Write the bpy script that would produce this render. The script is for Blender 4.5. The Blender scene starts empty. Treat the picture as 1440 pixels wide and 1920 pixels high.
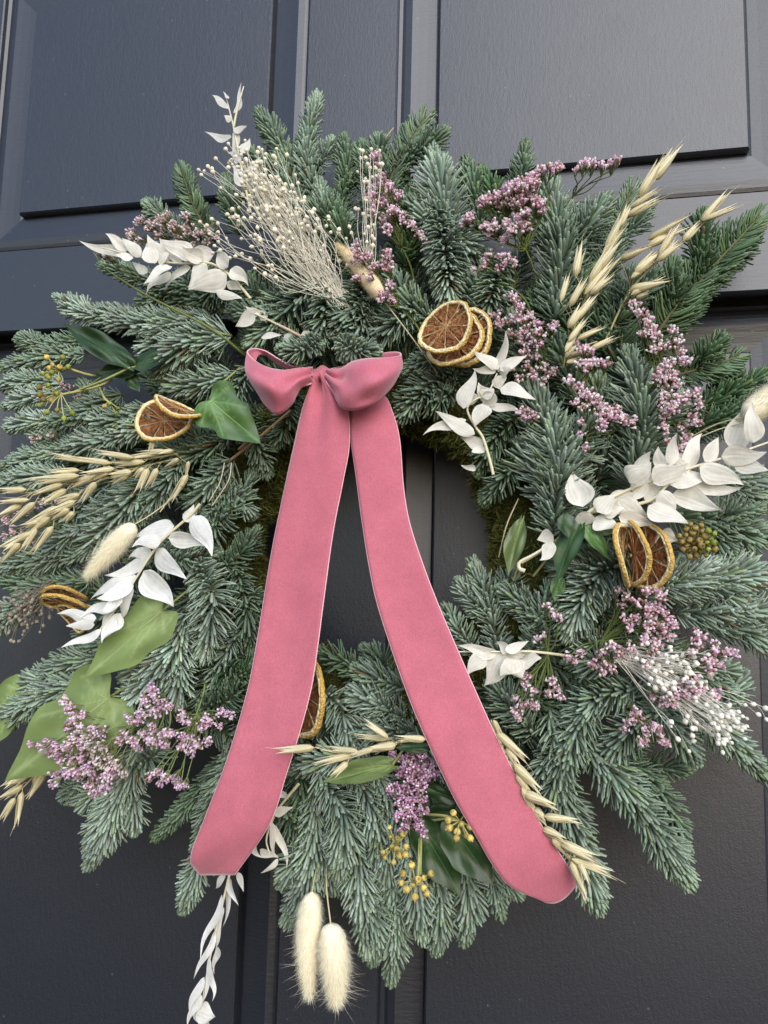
import bpy, math, random
import numpy as np
from mathutils import Matrix, Vector
rnd = random.Random(7); rs = np.random.RandomState(11)
sc = bpy.context.scene; COL = sc.collection
# ------------------------------------------------------------------ camera
F = 1387.0; D = 0.60; PX = 0.00037
def nrm(v):
    v = np.asarray(v, float); return v/np.linalg.norm(v)
AZ = nrm((300, -11960, 1387)); AX = np.array((6720, 90, -1387.0)); AX = nrm(AX-AZ*AX.dot(AZ)); AY = np.cross(AZ, AX)
CAMZ = 1.35; CAM = np.array((0, -D, CAMZ))
def P(x, y, d=0.0):
    """point on the vertical plane d metres in front of the door that the photograph shows at (x, y)"""
    v = np.array((x-720, y-960, F)); w = np.array((AX@v, AY@v, AZ@v)); return w*((D-d)/w[1])+CAM
cam = bpy.data.objects.new('camera', bpy.data.cameras.new('camera')); COL.objects.link(cam); sc.camera = cam
R = Matrix(((AX[0], -AX[1], -AX[2]), (AY[0], -AY[1], -AY[2]), (AZ[0], -AZ[1], -AZ[2])))
cam.matrix_world = Matrix.Translation(CAM) @ R.to_4x4()
cam.data.sensor_fit = 'VERTICAL'; cam.data.sensor_height = 36; cam.data.lens = 36*F/1920
cam.data.clip_start = 0.01; cam.data.clip_end = 50
# ------------------------------------------------------------------ world, sun, exposure
SUN_EL, SUN_AZ = math.radians(32), math.radians(25)      # azimuth: to the right of straight out from the door
w = bpy.data.worlds.new('World'); sc.world = w; w.use_nodes = True
nt = w.node_tree; sky = nt.nodes.new('ShaderNodeTexSky'); sky.sky_type = 'NISHITA'; sky.sun_disc = False
sdir = np.array((math.sin(SUN_AZ)*math.cos(SUN_EL), -math.cos(SUN_AZ)*math.cos(SUN_EL), math.sin(SUN_EL)))
sky.sun_elevation = SUN_EL; sky.sun_rotation = math.atan2(sdir[0], sdir[1])
sky.air_density = 1.0; sky.dust_density = 1.0; sky.ozone_density = 1.0
nt.links.new(sky.outputs[0], nt.nodes['Background'].inputs[0]); nt.nodes['Background'].inputs[1].default_value = 0.15
sl = bpy.data.lights.new('sun', 'SUN'); sl.energy = 1.6; sl.angle = math.radians(60); sl.color = (1, 0.995, 0.99)
so = bpy.data.objects.new('sun', sl); COL.objects.link(so)
so.rotation_euler = Vector(-sdir).to_track_quat('-Z', 'Y').to_euler()
sc.view_settings.view_transform = 'Standard'; sc.view_settings.look = 'None'; sc.view_settings.gamma = 1
sc.view_settings.exposure = 0.54
# ------------------------------------------------------------------ materials
def mat(name, col=None, rough=0.5, spec=0.5, trans=0.0, sheen=0.0, sheen_tint=(1, 1, 1), bump=None, vc=True, var=None, sss=0):
    m = bpy.data.materials.new(name); m.use_nodes = True; n = m.node_tree.nodes; l = m.node_tree.links
    b = n['Principled BSDF']; b.inputs['Roughness'].default_value = rough; b.inputs['Specular IOR Level'].default_value = spec
    if vc and col is None:
        a = n.new('ShaderNodeAttribute'); a.attribute_name = 'Col'; src = a.outputs['Color']
    else:
        c = n.new('ShaderNodeRGB'); c.outputs[0].default_value = (*col, 1); src = c.outputs[0]
    tc = n.new('ShaderNodeTexCoord')
    if var:                                              # (scale, amount)
        t = n.new('ShaderNodeTexNoise'); t.inputs['Scale'].default_value = var[0]; t.inputs['Detail'].default_value = 5
        l.new(tc.outputs['Object'], t.inputs['Vector'])
        mr = n.new('ShaderNodeMapRange'); mr.inputs[1].default_value = .3; mr.inputs[2].default_value = .7
        mr.inputs[3].default_value = 1-var[1]; mr.inputs[4].default_value = 1+var[1]; l.new(t.outputs[0], mr.inputs[0])
        mx = n.new('ShaderNodeVectorMath'); mx.operation = 'SCALE'; l.new(src, mx.inputs[0]); l.new(mr.outputs[0], mx.inputs['Scale'])
        src = mx.outputs[0]
    l.new(src, b.inputs['Base Color'])
    if sheen:
        b.inputs['Sheen Weight'].default_value = sheen; b.inputs['Sheen Roughness'].default_value = .4
        b.inputs['Sheen Tint'].default_value = (*sheen_tint, 1)
    if sss:
        b.inputs['Subsurface Weight'].default_value = sss; b.inputs['Subsurface Scale'].default_value = .003
        b.inputs['Subsurface Radius'].default_value = (1, .7, .5)
    if bump:                                             # (scale, strength, distance, stretch)
        t = n.new('ShaderNodeTexNoise'); t.inputs['Scale'].default_value = bump[0]; t.inputs['Detail'].default_value = 6
        mp = n.new('ShaderNodeMapping'); mp.inputs['Scale'].default_value = bump[3] if len(bump) > 3 else (1, 1, 1)
        l.new(tc.outputs['Object'], mp.inputs[0]); l.new(mp.outputs[0], t.inputs['Vector'])
        bp = n.new('ShaderNodeBump'); bp.inputs['Strength'].default_value = bump[1]; bp.inputs['Distance'].default_value = bump[2]
        l.new(t.outputs[0], bp.inputs['Height']); l.new(bp.outputs[0], b.inputs['Normal'])
    if trans:
        tr = n.new('ShaderNodeBsdfTranslucent'); l.new(src, tr.inputs[0]); ms = n.new('ShaderNodeMixShader')
        ms.inputs[0].default_value = trans; l.new(b.outputs[0], ms.inputs[1]); l.new(tr.outputs[0], ms.inputs[2])
        l.new(ms.outputs[0], n['Material Output'].inputs['Surface'])
    return m
def door_mat(name, stretch, fine):
    m = bpy.data.materials.new(name); m.use_nodes = True; n = m.node_tree.nodes; l = m.node_tree.links
    b = n['Principled BSDF']; tc = n.new('ShaderNodeTexCoord')
    def noise(scale, st=(1, 1, 1), det=5, rough=.55):
        t = n.new('ShaderNodeTexNoise'); t.inputs['Scale'].default_value = scale; t.inputs['Detail'].default_value = det
        t.inputs['Roughness'].default_value = rough
        mp = n.new('ShaderNodeMapping'); mp.inputs['Scale'].default_value = st
        l.new(tc.outputs['Object'], mp.inputs[0]); l.new(mp.outputs[0], t.inputs['Vector']); return t.outputs[0]
    big = noise(9); cr = n.new('ShaderNodeMix'); cr.data_type = 'RGBA'
    cr.inputs[6].default_value = (.0125, .0152, .0245, 1); cr.inputs[7].default_value = (.017, .0202, .031, 1); l.new(big, cr.inputs[0])
    sp = n.new('ShaderNodeTexVoronoi'); sp.inputs['Scale'].default_value = 55; sp.inputs['Randomness'].default_value = 1
    l.new(tc.outputs['Object'], sp.inputs['Vector'])
    lt = n.new('ShaderNodeMath'); lt.operation = 'LESS_THAN'; lt.inputs[1].default_value = .05; l.new(sp.outputs['Distance'], lt.inputs[0])
    dm = n.new('ShaderNodeMix'); dm.data_type = 'RGBA'; l.new(lt.outputs[0], dm.inputs[0]); l.new(cr.outputs[2], dm.inputs[6])
    dm.inputs[7].default_value = (.07, .07, .075, 1); l.new(dm.outputs[2], b.inputs['Base Color'])
    mr = n.new('ShaderNodeMapRange'); mr.inputs[3].default_value = .38; mr.inputs[4].default_value = .46
    l.new(noise(30), mr.inputs[0]); l.new(mr.outputs[0], b.inputs['Roughness'])
    b.inputs['Specular IOR Level'].default_value = .6; b.inputs['Coat Weight'].default_value = .6; b.inputs['Coat Roughness'].default_value = .36
    ad = n.new('ShaderNodeMath'); ad.operation = 'MULTIPLY_ADD'; ad.inputs[1].default_value = fine
    l.new(noise(900, (1, 1, 1), 3), ad.inputs[0]); l.new(noise(430, stretch, 4), ad.inputs[2])
    bp = n.new('ShaderNodeBump'); bp.inputs['Strength'].default_value = .5; bp.inputs['Distance'].default_value = .0006
    l.new(ad.outputs[0], bp.inputs['Height']); l.new(bp.outputs[0], b.inputs['Normal'])
    return m
M = {
 'door_v': door_mat('door_paint_vertical', (1, 1, .3), 1.0),
 'door_h': door_mat('door_paint_horizontal', (.1, 1, 1), .4),
 'needle': mat('fir_needles', rough=.48, spec=.45, trans=.06),
 'twig': mat('bark', rough=.8, spec=.2, bump=(900, .5, .0006)),
 'moss': mat('moss', rough=.95, spec=.1, trans=.12),
 'ruscus': mat('bleached_leaf', rough=.6, spec=.3, trans=.34, bump=(500, .35, .0005, (1, 1, 1)), var=(160, .10)),
 'oat': mat('dried_oat', rough=.45, spec=.4, trans=.12),
 'floret': mat('statice_floret', rough=.85, spec=.1, trans=.42),
 'pod': mat('bleached_pod', rough=.6, spec=.25, trans=.12),
 'hair': mat('seed_hair', rough=.85, spec=.1, trans=.35),
 'core': mat('seed_head_core', rough=1, spec=.05, sheen=.4, bump=(1500, .6, .0006)),
 'ivy': mat('ivy_leaf', rough=.36, spec=.5, trans=.08, bump=(260, .3, .0006), var=(45, .16)),
 'ivy_under': mat('ivy_leaf_underside', rough=.6, spec=.25, trans=.22, bump=(400, .2, .0005), var=(60, .08)),
 'berry': mat('ivy_berry', rough=.6, spec=.3, var=(2.2, .35)),
 'peel': mat('orange_peel', rough=.75, spec=.2, bump=(14, .5, .015), var=(9, .14)),
 'pulp': mat('orange_pulp', rough=.42, spec=.4, trans=.4, bump=(9, .8, .03, (1, 1, 1)), var=(6, .45)),
 'web': mat('orange_membrane', rough=.6, spec=.3, trans=.3, bump=(20, .5, .02), var=(8, .25)),
 'wire': mat('wire', col=(.02, .025, .02), vc=False, rough=.4, spec=.5),
}
def velvet():
    m = mat('pink_velvet', col=(.51, .148, .198), vc=False, rough=.95, spec=.08, sheen=.85, sheen_tint=(1, .72, .78), bump=(2600, .35, .0005))
    n = m.node_tree.nodes; l = m.node_tree.links; b = n['Principled BSDF']
    tc = [x for x in n if x.type == 'TEX_COORD'][0]
    fac = None
    for s, st, a in ((34, (1, 1, .45), .05), (1500, (1, 1, .6), .16), (75, (1, 1, 1), .07)):
        mp = n.new('ShaderNodeMapping'); mp.inputs['Scale'].default_value = st; t = n.new('ShaderNodeTexNoise'); t.inputs['Scale'].default_value = s
        t.inputs['Detail'].default_value = 4; l.new(tc.outputs['Object'], mp.inputs[0]); l.new(mp.outputs[0], t.inputs['Vector'])
        mr = n.new('ShaderNodeMapRange'); mr.inputs[1].default_value = .25; mr.inputs[2].default_value = .75
        mr.inputs[3].default_value = 1-a; mr.inputs[4].default_value = 1+a; l.new(t.outputs[0], mr.inputs[0])
        if fac is None: fac = mr.outputs[0]
        else:
            mu = n.new('ShaderNodeMath'); mu.operation = 'MULTIPLY'; l.new(fac, mu.inputs[0]); l.new(mr.outputs[0], mu.inputs[1]); fac = mu.outputs[0]
    src = [x for x in n if x.type == 'RGB'][0]
    mx = n.new('ShaderNodeVectorMath'); mx.operation = 'SCALE'; l.new(src.outputs[0], mx.inputs[0]); l.new(fac, mx.inputs['Scale'])
    l.new(mx.outputs[0], b.inputs['Base Color']); return m
M['velvet'] = velvet()
for k_ in ('berry',):
    m_ = M[k_]; n_ = m_.node_tree.nodes; l_ = m_.node_tree.links; oi = n_.new('ShaderNodeObjectInfo'); hs = n_.new('ShaderNodeHueSaturation'); mr_ = n_.new('ShaderNodeMapRange')
    mr_.inputs[3].default_value = .6; mr_.inputs[4].default_value = 1.2; l_.new(oi.outputs['Random'], mr_.inputs[0]); l_.new(mr_.outputs[0], hs.inputs['Value'])
    b_ = n_['Principled BSDF']; src_ = b_.inputs['Base Color'].links[0].from_socket; l_.new(src_, hs.inputs['Color']); l_.new(hs.outputs[0], b_.inputs['Base Color'])
M['selvedge'] = mat('ribbon_selvedge', col=(.88, .52, .58), vc=False, rough=.9, spec=.1, bump=(1800, .6, .0006))
# ------------------------------------------------------------------ mesh helpers
class MB:
    def __init__(s): s.v = []; s.f = []; s.c = []; s.n = 0
    def add(s, v, f, c):
        v = np.asarray(v, float); f = np.asarray(f, int); c = np.asarray(c, float)
        if c.ndim == 1: c = np.tile(c, (len(v), 1))
        s.v.append(v); s.f.append(f+s.n); s.c.append(c); s.n += len(v)
    def inst(s, tv, tq, Mx, O, tc, ci):
        N = len(O); V = len(tv)
        v = np.einsum('nij,vj->nvi', Mx, tv)+O[:, None, :]
        f = tq[None]+(np.arange(N)*V)[:, None, None]
        c = tc[None]*ci[:, None, :]
        s.add(v.reshape(-1, 3), f.reshape(-1, tq.shape[1]), c.reshape(-1, 3))
    def build(s, name, m, parent=None, org=None, smooth=True):
        v = np.concatenate(s.v)
        o0 = np.zeros(3) if org is None else np.asarray(org, float)
        me = bpy.data.meshes.new(name); me.vertices.add(len(v)); me.vertices.foreach_set('co', (v-o0).ravel())
        li = np.concatenate([f.ravel() for f in s.f]); ln = np.concatenate([np.full(len(f), f.shape[1]) for f in s.f])
        st = np.concatenate([[0], np.cumsum(ln)[:-1]])
        me.loops.add(len(li)); me.loops.foreach_set('vertex_index', li)
        me.polygons.add(len(ln)); me.polygons.foreach_set('loop_start', st); me.polygons.foreach_set('loop_total', ln)
        me.polygons.foreach_set('use_smooth', np.full(len(ln), smooth))
        c = np.ones((len(v), 4)); c[:, :3] = np.clip(np.concatenate(s.c), 0, 1)
        a = me.color_attributes.new('Col', 'FLOAT_COLOR', 'POINT'); a.data.foreach_set('color', c.ravel())
        me.update(calc_edges=True); me.validate(); me.materials.append(m)
        o = bpy.data.objects.new(name, me); COL.objects.link(o)
        if parent is not None: o.parent = parent; 
        return o
def thing(name, label, cat, loc, group=None):
    o = bpy.data.objects.new(name, None); COL.objects.link(o); o.location = loc; o.empty_display_size = .01
    o['label'] = label; o['category'] = cat
    if group: o['group'] = group
    return o
def stuff(o): o['kind'] = 'stuff'; return o
def cat_rom(pts, n):
    p = np.asarray(pts, float)
    if len(p) == 2: t = np.linspace(0, 1, n)[:, None]; return p[0]*(1-t)+p[1]*t
    q = np.vstack([2*p[0]-p[1], p, 2*p[-1]-p[-2]]); out = []
    for u in np.linspace(0, len(p)-1-1e-9, n):
        i = int(u); t = u-i; a, b, c, d = q[i:i+4]
        out.append(.5*((2*b)+(c-a)*t+(2*a-5*b+4*c-d)*t*t+(3*b-a-3*c+d)*t**3))
    return np.array(out)
def frames(path):
    T = np.gradient(path, axis=0); T /= np.linalg.norm(T, axis=1)[:, None]+1e-12; return T
def perp(T, ref):
    U = ref-T*(T*ref).sum(-1, keepdims=True); return U/(np.linalg.norm(U, axis=-1, keepdims=True)+1e-9)
def tube(mb, path, rad, k=6, col=(1, 1, 1), col2=None):
    path = np.asarray(path, float); n = len(path); rad = np.broadcast_to(rad, (n,)) if np.ndim(rad) else np.full(n, rad)
    T = frames(path); U = perp(T, np.tile([.13, -1, .21], (n, 1))); S = np.cross(T, U)
    a = np.arange(k)*2*math.pi/k
    ring = path[:, None]+rad[:, None, None]*(np.cos(a)[None, :, None]*U[:, None]+np.sin(a)[None, :, None]*S[:, None])
    i = np.arange(n-1)[:, None]*k; j = np.arange(k)[None]; j2 = (j+1) % k
    f = np.stack([i+j, i+j2, i+k+j2, i+k+j], -1).reshape(-1, 4)
    c = np.tile(np.asarray(col, float), (n*k, 1))
    if col2 is not None:
        t = np.repeat(np.linspace(0, 1, n), k)[:, None]; c = np.asarray(col)*(1-t)+np.asarray(col2)*t
    mb.add(ring.reshape(-1, 3), f, c)
    for e in (0, n-1):
        mb.add(np.vstack([path[e], ring[e]]), [[0, 1+q, 1+(q+1) % k] for q in range(k)], c[0] if e == 0 else c[-1])
def lathe(prof, k, colf):
    """prof: (radius, length) list along +y; returns verts, quads, colours"""
    v = []; c = []
    for r, y in prof:
        for q in range(k):
            a = 2*math.pi*q/k; v.append((r*math.cos(a), y, r*math.sin(a))); c.append(colf(y, q))
    n = len(prof); f = [[i*k+j, i*k+(j+1) % k, (i+1)*k+(j+1) % k, (i+1)*k+j] for i in range(n-1) for j in range(k)]
    return np.array(v), np.array(f), np.array(c, float)
def grid_faces(n, m):
    i = np.arange(n-1)[:, None]*m; j = np.arange(m-1)[None]
    return np.stack([i+j, i+j+1, i+m+j+1, i+m+j], -1).reshape(-1, 4)
def line3(pts, n):
    return cat_rom([P(*p) for p in pts], n)
VIEW = np.array((0.0, -1.0, 0.0))
# ------------------------------------------------------------------ the door
door = thing('door', 'dark charcoal painted panelled front door the wreath hangs on', 'door', (0, 0, CAMZ))
DO = np.array((0, 0, CAMZ))
def box(mb, x0, x1, y0, y1, z0, z1, bev=.0012):
    b = min(bev, (x1-x0)/3, (z1-z0)/3)
    v = [(x0, y1, z0), (x1, y1, z0), (x1, y1, z1), (x0, y1, z1), (x0, y0+b, z0), (x1, y0+b, z0), (x1, y0+b, z1), (x0, y0+b, z1),
         (x0+b, y0, z0+b), (x1-b, y0, z0+b), (x1-b, y0, z1-b), (x0+b, y0, z1-b)]
    f = [(0, 3, 2, 1), (0, 1, 5, 4), (1, 2, 6, 5), (2, 3, 7, 6), (3, 0, 4, 7), (4, 5, 9, 8), (5, 6, 10, 9), (6, 7, 11, 10), (7, 4, 8, 11), (8, 9, 10, 11)]
    mb.add(np.array(v)+DO*0, f, (1, 1, 1))
def dbox(name, m, *a, bev=.0012):
    mb = MB(); box(mb, *a, bev=bev); return mb.build(name, m, door, None, False)
XL0, XL1, XS0, XS1, XR0, XR1 = -.535, -.207, -.207, -.122, -.122, .205      # openings and middle stile
ZT = .62                                                                    # upper openings' top
def mould(name, x0, x1, z0, z1, prof):
    """mitred moulding round an opening: prof = (inset, y) pairs"""
    mb = MB(); rings = []
    for ins, y in prof:
        rings.append([(x0+ins, y, z0+ins), (x1-ins, y, z0+ins), (x1-ins, y, z1-ins), (x0+ins, y, z1-ins)])
    for side in range(4):
        s2 = (side+1) % 4; v = []
        for r in rings: v += [r[side], r[s2]]
        mb.add(v, [[2*i, 2*i+2, 2*i+3, 2*i+1] for i in range(len(rings)-1)], (1, 1, 1))
    return mb
def opening(x0, x1, z0, z1, y0, dep, vis):
    a = MB()
    m = mould('', x0, x1, z0, z1, [(-.0002, y0+.001), (0, y0+dep*.8), (.003, y0+dep), (.006, y0+dep*.86), (.012, y0+dep*.72), (.018, y0+dep*.85), (.026, y0+dep*1.0), (.034, y0+dep*1.12), (.0372, y0+dep*1.3)])
    m.build('moulding', M['door_h'], door, None, False)
    dbox('panel', M['door_v'], x0+.0368, x1-.0368, y0+.001, y0+dep*1.4+.002, z0+.0368, z1-.0368, bev=.0016)
bm_ = MB(); box(bm_, -.75, .45, .05, .07, -.75, .95); bm_.build('backing', M['door_v'], door, None, False)
# upper leaf
opening(XL0, XL1, .3285, ZT, 0, .0072, 1); opening(XR0, XR1, .3285, ZT, 0, .0072, 1)
dbox('stile', M['door_v'], XS0, XS1, 0, .04, .3285, ZT)
dbox('stile', M['door_v'], -.70, XL0, 0, .04, .3285, ZT); dbox('stile', M['door_v'], XR1, .40, 0, .04, .3285, ZT)
dbox('rail', M['door_h'], -.70, .40, 0.0005, .0405, .2455, .3283)
dbox('rail', M['door_h'], -.70, .40, 0.0005, .0405, ZT+.0002, .80)
# lower leaf
ZB = .2395
opening(XL0, XL1, -.55, ZB, .016, .012, 1); opening(XR0, XR1, -.55, ZB, .016, .012, 1)
dbox('stile', M['door_v'], XS0+.0003, XS1-.0003, .016, .045, -.55, ZB)
dbox('stile', M['door_v'], -.70, XL0-.0003, .016, .045, -.70, ZB); dbox('stile', M['door_v'], XR1+.0003, .40, .016, .045, -.70, ZB)
dbox('rail', M['door_h'], XL0+.0003, XR1-.0003, .0163, .0453, -.70, -.5505)
# ------------------------------------------------------------------ wreath base
WC = P(700, 1020, .04)
wreath = thing('wreath', 'round fir wreath with blue green needle sprigs on a moss ring', 'wreath', WC)
RING = 300*.4e-3
mb = MB(); nu, nv = 140, 18; TR = .027
uu = np.linspace(0, 2*math.pi, nu, endpoint=False); vv = np.linspace(0, 2*math.pi, nv, endpoint=False)
lump = lambda u, v: 1+.10*np.sin(5*u+2*v)+.08*np.sin(11*u-3*v)+.06*np.sin(23*u+5*v)+.05*np.sin(41*u-7*v)+.04*np.sin(67*u+9*v)
U_, V_ = np.meshgrid(uu, vv, indexing='ij'); rr = TR*lump(U_, V_)
ring_pt = lambda u, v, r: np.stack([WC[0]+(RING+r*np.cos(v))*np.cos(u), WC[1]-r*np.sin(v)*.95, WC[2]+(RING+r*np.cos(v))*np.sin(u)], -1)
vx = ring_pt(U_, V_, rr).reshape(-1, 3)
f = [[i*nv+j, i*nv+(j+1) % nv, ((i+1) % nu)*nv+(j+1) % nv, ((i+1) % nu)*nv+j] for i in range(nu) for j in range(nv)]
mb.add(vx, f, (.06, .065, .02))
N = 62000; u = rs.rand(N)*2*math.pi; v = rs.rand(N)*2*math.pi; r = TR*lump(u, v)
p0 = ring_pt(u, v, r-.001); out = nrm3 = ring_pt(u, v, r+.01)-p0; out /= np.linalg.norm(out, axis=1)[:, None]
dirn = out*.8+rs.normal(size=(N, 3))*.6; dirn /= np.linalg.norm(dirn, axis=1)[:, None]
side = perp(dirn, rs.normal(size=(N, 3))); up = np.cross(dirn, side)
bt = np.array([(-.5, 0, 0), (.5, 0, 0), (.6, .5, .12), (-.6, .5, .12), (.05, 1, .4), (-.05, 1, .4)]); bq = np.array([(0, 1, 2, 3), (3, 2, 4, 5)])
ln = rs.uniform(.0025, .0085, N); Mx = np.stack([side*rs.uniform(.0005, .0009, N)[:, None], dirn*ln[:, None], up*ln[:, None]], -1)
t = rs.rand(N)[:, None]; patch = (.5+.5*np.sin(7*u+3*v)*np.sin(13*u))[:, None]
ci = np.array((.09, .12, .03))*(1-t)+np.array((.30, .31, .09))*t; ci = ci*(.55+.6*patch)
ci[rs.rand(N) < .1] = (.14, .09, .035)
mb.inst(bt, bq, Mx, p0, np.ones((6, 3)), ci)
stuff(mb.build('moss_ring', M['moss'], wreath, WC))
# ------------------------------------------------------------------ fir sprigs
def needle_tpl(bend):
    v = []; c = []
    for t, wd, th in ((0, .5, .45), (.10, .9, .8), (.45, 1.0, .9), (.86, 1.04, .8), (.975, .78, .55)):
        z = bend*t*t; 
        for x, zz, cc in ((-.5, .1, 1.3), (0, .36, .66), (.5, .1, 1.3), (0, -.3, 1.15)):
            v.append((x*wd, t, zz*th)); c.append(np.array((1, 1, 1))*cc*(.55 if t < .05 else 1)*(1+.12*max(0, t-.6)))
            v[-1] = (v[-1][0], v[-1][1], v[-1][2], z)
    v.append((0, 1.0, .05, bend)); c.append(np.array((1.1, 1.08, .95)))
    q = [[i*4+j, i*4+(j+1) % 4, (i+1)*4+(j+1) % 4, (i+1)*4+j] for i in range(4) for j in range(4)]
    tri = [[16+j, 16+(j+1) % 4, 20] for j in range(4)]
    return np.array(v), np.array(q), np.array(tri), np.array(c)
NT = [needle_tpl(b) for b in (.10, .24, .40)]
def add_needles(mb, O, d, bd, L, W, ci, sel):
    for k, (tv, tq, tt, tc) in enumerate(NT):
        m = sel == k
        if not m.any(): continue
        o, dd, b, l, w_, c = O[m], d[m], bd[m], L[m], W[m], ci[m]; x = np.cross(dd, b); N = len(o); V = len(tv)
        vv = (o[:, None]+x[:, None]*(tv[None, :, 0, None]*w_[:, None, None])+dd[:, None]*(tv[None, :, 1, None]*l[:, None, None])
              + b[:, None]*(tv[None, :, 2, None]*w_[:, None, None]+tv[None, :, 3, None]*l[:, None, None]))
        cc = (tc[None]*c[:, None]).reshape(-1, 3); off = (np.arange(N)*V)[:, None, None]; base = mb.n
        mb.v.append(vv.reshape(-1, 3)); mb.c.append(cc); mb.f.append((tq[None]+off).reshape(-1, 4)+base); mb.f.append((tt[None]+off).reshape(-1, 3)+base); mb.n += N*V
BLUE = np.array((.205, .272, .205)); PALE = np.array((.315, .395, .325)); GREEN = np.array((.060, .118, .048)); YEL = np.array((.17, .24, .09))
def fir_sprig(pts, hw, tone, d0, d1, dens=2.5, spread=150, tilt=(0, 0), flat=False):
    n = len(pts); pp = [P(x, y, d0+(d1-d0)*(i/(n-1))+(.006 if 0 < i < n-1 else 0)) for i, (x, y) in enumerate(pts)]
    L = sum(np.linalg.norm(pp[i+1]-pp[i]) for i in range(n-1)); ns = max(12, int(L/.004)); path = cat_rom(pp, ns)
    if n == 2:
        sag = perp(nrm(pp[1]-pp[0])[None], np.array([[rnd.uniform(-1, 1), rnd.uniform(-.6, .2), rnd.uniform(-1, 1)]]))[0]*L*rnd.uniform(.02, .07)
        path += np.sin(np.linspace(0, math.pi, ns))[:, None]*sag
    org = path[0]
    mb = MB(); tube(mb, path, np.linspace(.0016, .0008, ns), 6, (.10, .075, .04), (.13, .14, .06))
    st = mb.build('fir_sprig', M['twig'], wreath, WC)
    N = int(L*1000*dens)+14; s = np.sort(np.concatenate([rs.rand(N-14)**.95, rs.uniform(.955, 1, 14)])); fi = s*(ns-1); i0 = np.clip(fi.astype(int), 0, ns-2); fr = (fi-i0)[:, None]
    O = path[i0]*(1-fr)+path[i0+1]*fr; T = frames(path)[i0]
    ref = nrm(np.array((tilt[0], -1, tilt[1]))); U = perp(T, np.tile(ref, (N, 1))); S = np.cross(T, U)
    if flat: phi = np.radians(np.where(rs.rand(N) < .5, 1, -1)*rs.uniform(52, 112, N))
    else: phi = np.radians(np.array((0, 28, -30, 58, -60, 84, -86, 112, -110))[(np.arange(N)*4) % 9]+rs.normal(0, 8, N))
    tipf = np.clip((s-.72)/.28, 0, 1)
    a = np.radians(rs.normal(80 if hw >= 50 else 70, 3.5, N)-(48 if hw >= 50 else 40)*tipf**1.6)
    # needles under the twig sweep out to the sides, upper ones rise towards the viewer
    rad = np.cos(phi)[:, None]*U+np.sin(phi)[:, None]*S
    d = np.cos(a)[:, None]*T+np.sin(a)[:, None]*rad; d += .12*U; d /= np.linalg.norm(d, axis=1)[:, None]
    bd = perp(d, 1.0*T+.35*U+rs.normal(size=(N, 3))*.09)
    ll = hw*PX*1.03*rs.uniform(.80, 1.10, N)*(1+.12*np.sin(s*11+rnd.uniform(0, 6)))*(1-.38*tipf)*(.72+.28*np.clip(s/.2, 0, 1))
    ww = rs.uniform(.0021, .0027, N)*(.85+.15*min(1, hw/45))
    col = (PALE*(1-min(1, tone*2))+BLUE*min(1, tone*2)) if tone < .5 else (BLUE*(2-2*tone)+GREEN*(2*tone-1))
    ci = col[None]*rs.uniform(.72, 1.22, (N, 1))*(1+rs.normal(size=(N, 3))*.035)
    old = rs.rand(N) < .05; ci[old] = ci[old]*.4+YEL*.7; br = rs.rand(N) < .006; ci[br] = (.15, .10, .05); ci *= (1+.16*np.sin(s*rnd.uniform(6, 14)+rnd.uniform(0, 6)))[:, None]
    m2 = tipf > .6; ci[m2] = ci[m2]*.85+YEL*.18
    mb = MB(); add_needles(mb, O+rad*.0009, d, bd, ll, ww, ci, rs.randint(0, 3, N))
    nd = mb.build('needles', M['needle'], st, WC); stuff(nd)
    return st
random.seed(3)
# filling layer round the whole ring
ROUT = [(0, 640), (30, 690), (60, 760), (90, 760), (112, 650), (132, 450), (150, 570), (180, 690), (205, 520), (225, 400), (240, 560), (270, 700), (300, 690), (330, 640), (360, 640)]
def rout(a): return np.interp(a % 360, [q[0] for q in ROUT], [q[1] for q in ROUT])
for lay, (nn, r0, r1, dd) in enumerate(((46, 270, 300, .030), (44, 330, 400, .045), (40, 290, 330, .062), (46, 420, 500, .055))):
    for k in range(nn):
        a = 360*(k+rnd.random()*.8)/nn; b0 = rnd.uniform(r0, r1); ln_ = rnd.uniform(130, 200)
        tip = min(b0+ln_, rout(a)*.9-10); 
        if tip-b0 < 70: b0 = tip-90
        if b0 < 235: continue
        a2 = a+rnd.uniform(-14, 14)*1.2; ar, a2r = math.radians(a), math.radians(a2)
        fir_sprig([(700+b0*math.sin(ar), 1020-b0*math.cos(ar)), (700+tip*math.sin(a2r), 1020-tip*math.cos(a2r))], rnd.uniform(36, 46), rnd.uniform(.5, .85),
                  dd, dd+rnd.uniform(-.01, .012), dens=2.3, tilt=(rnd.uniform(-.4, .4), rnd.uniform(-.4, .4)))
T_ = []   # (half width px, tone 0 pale blue .. 1 green, depth base, depth tip, points[, spread])
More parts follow.
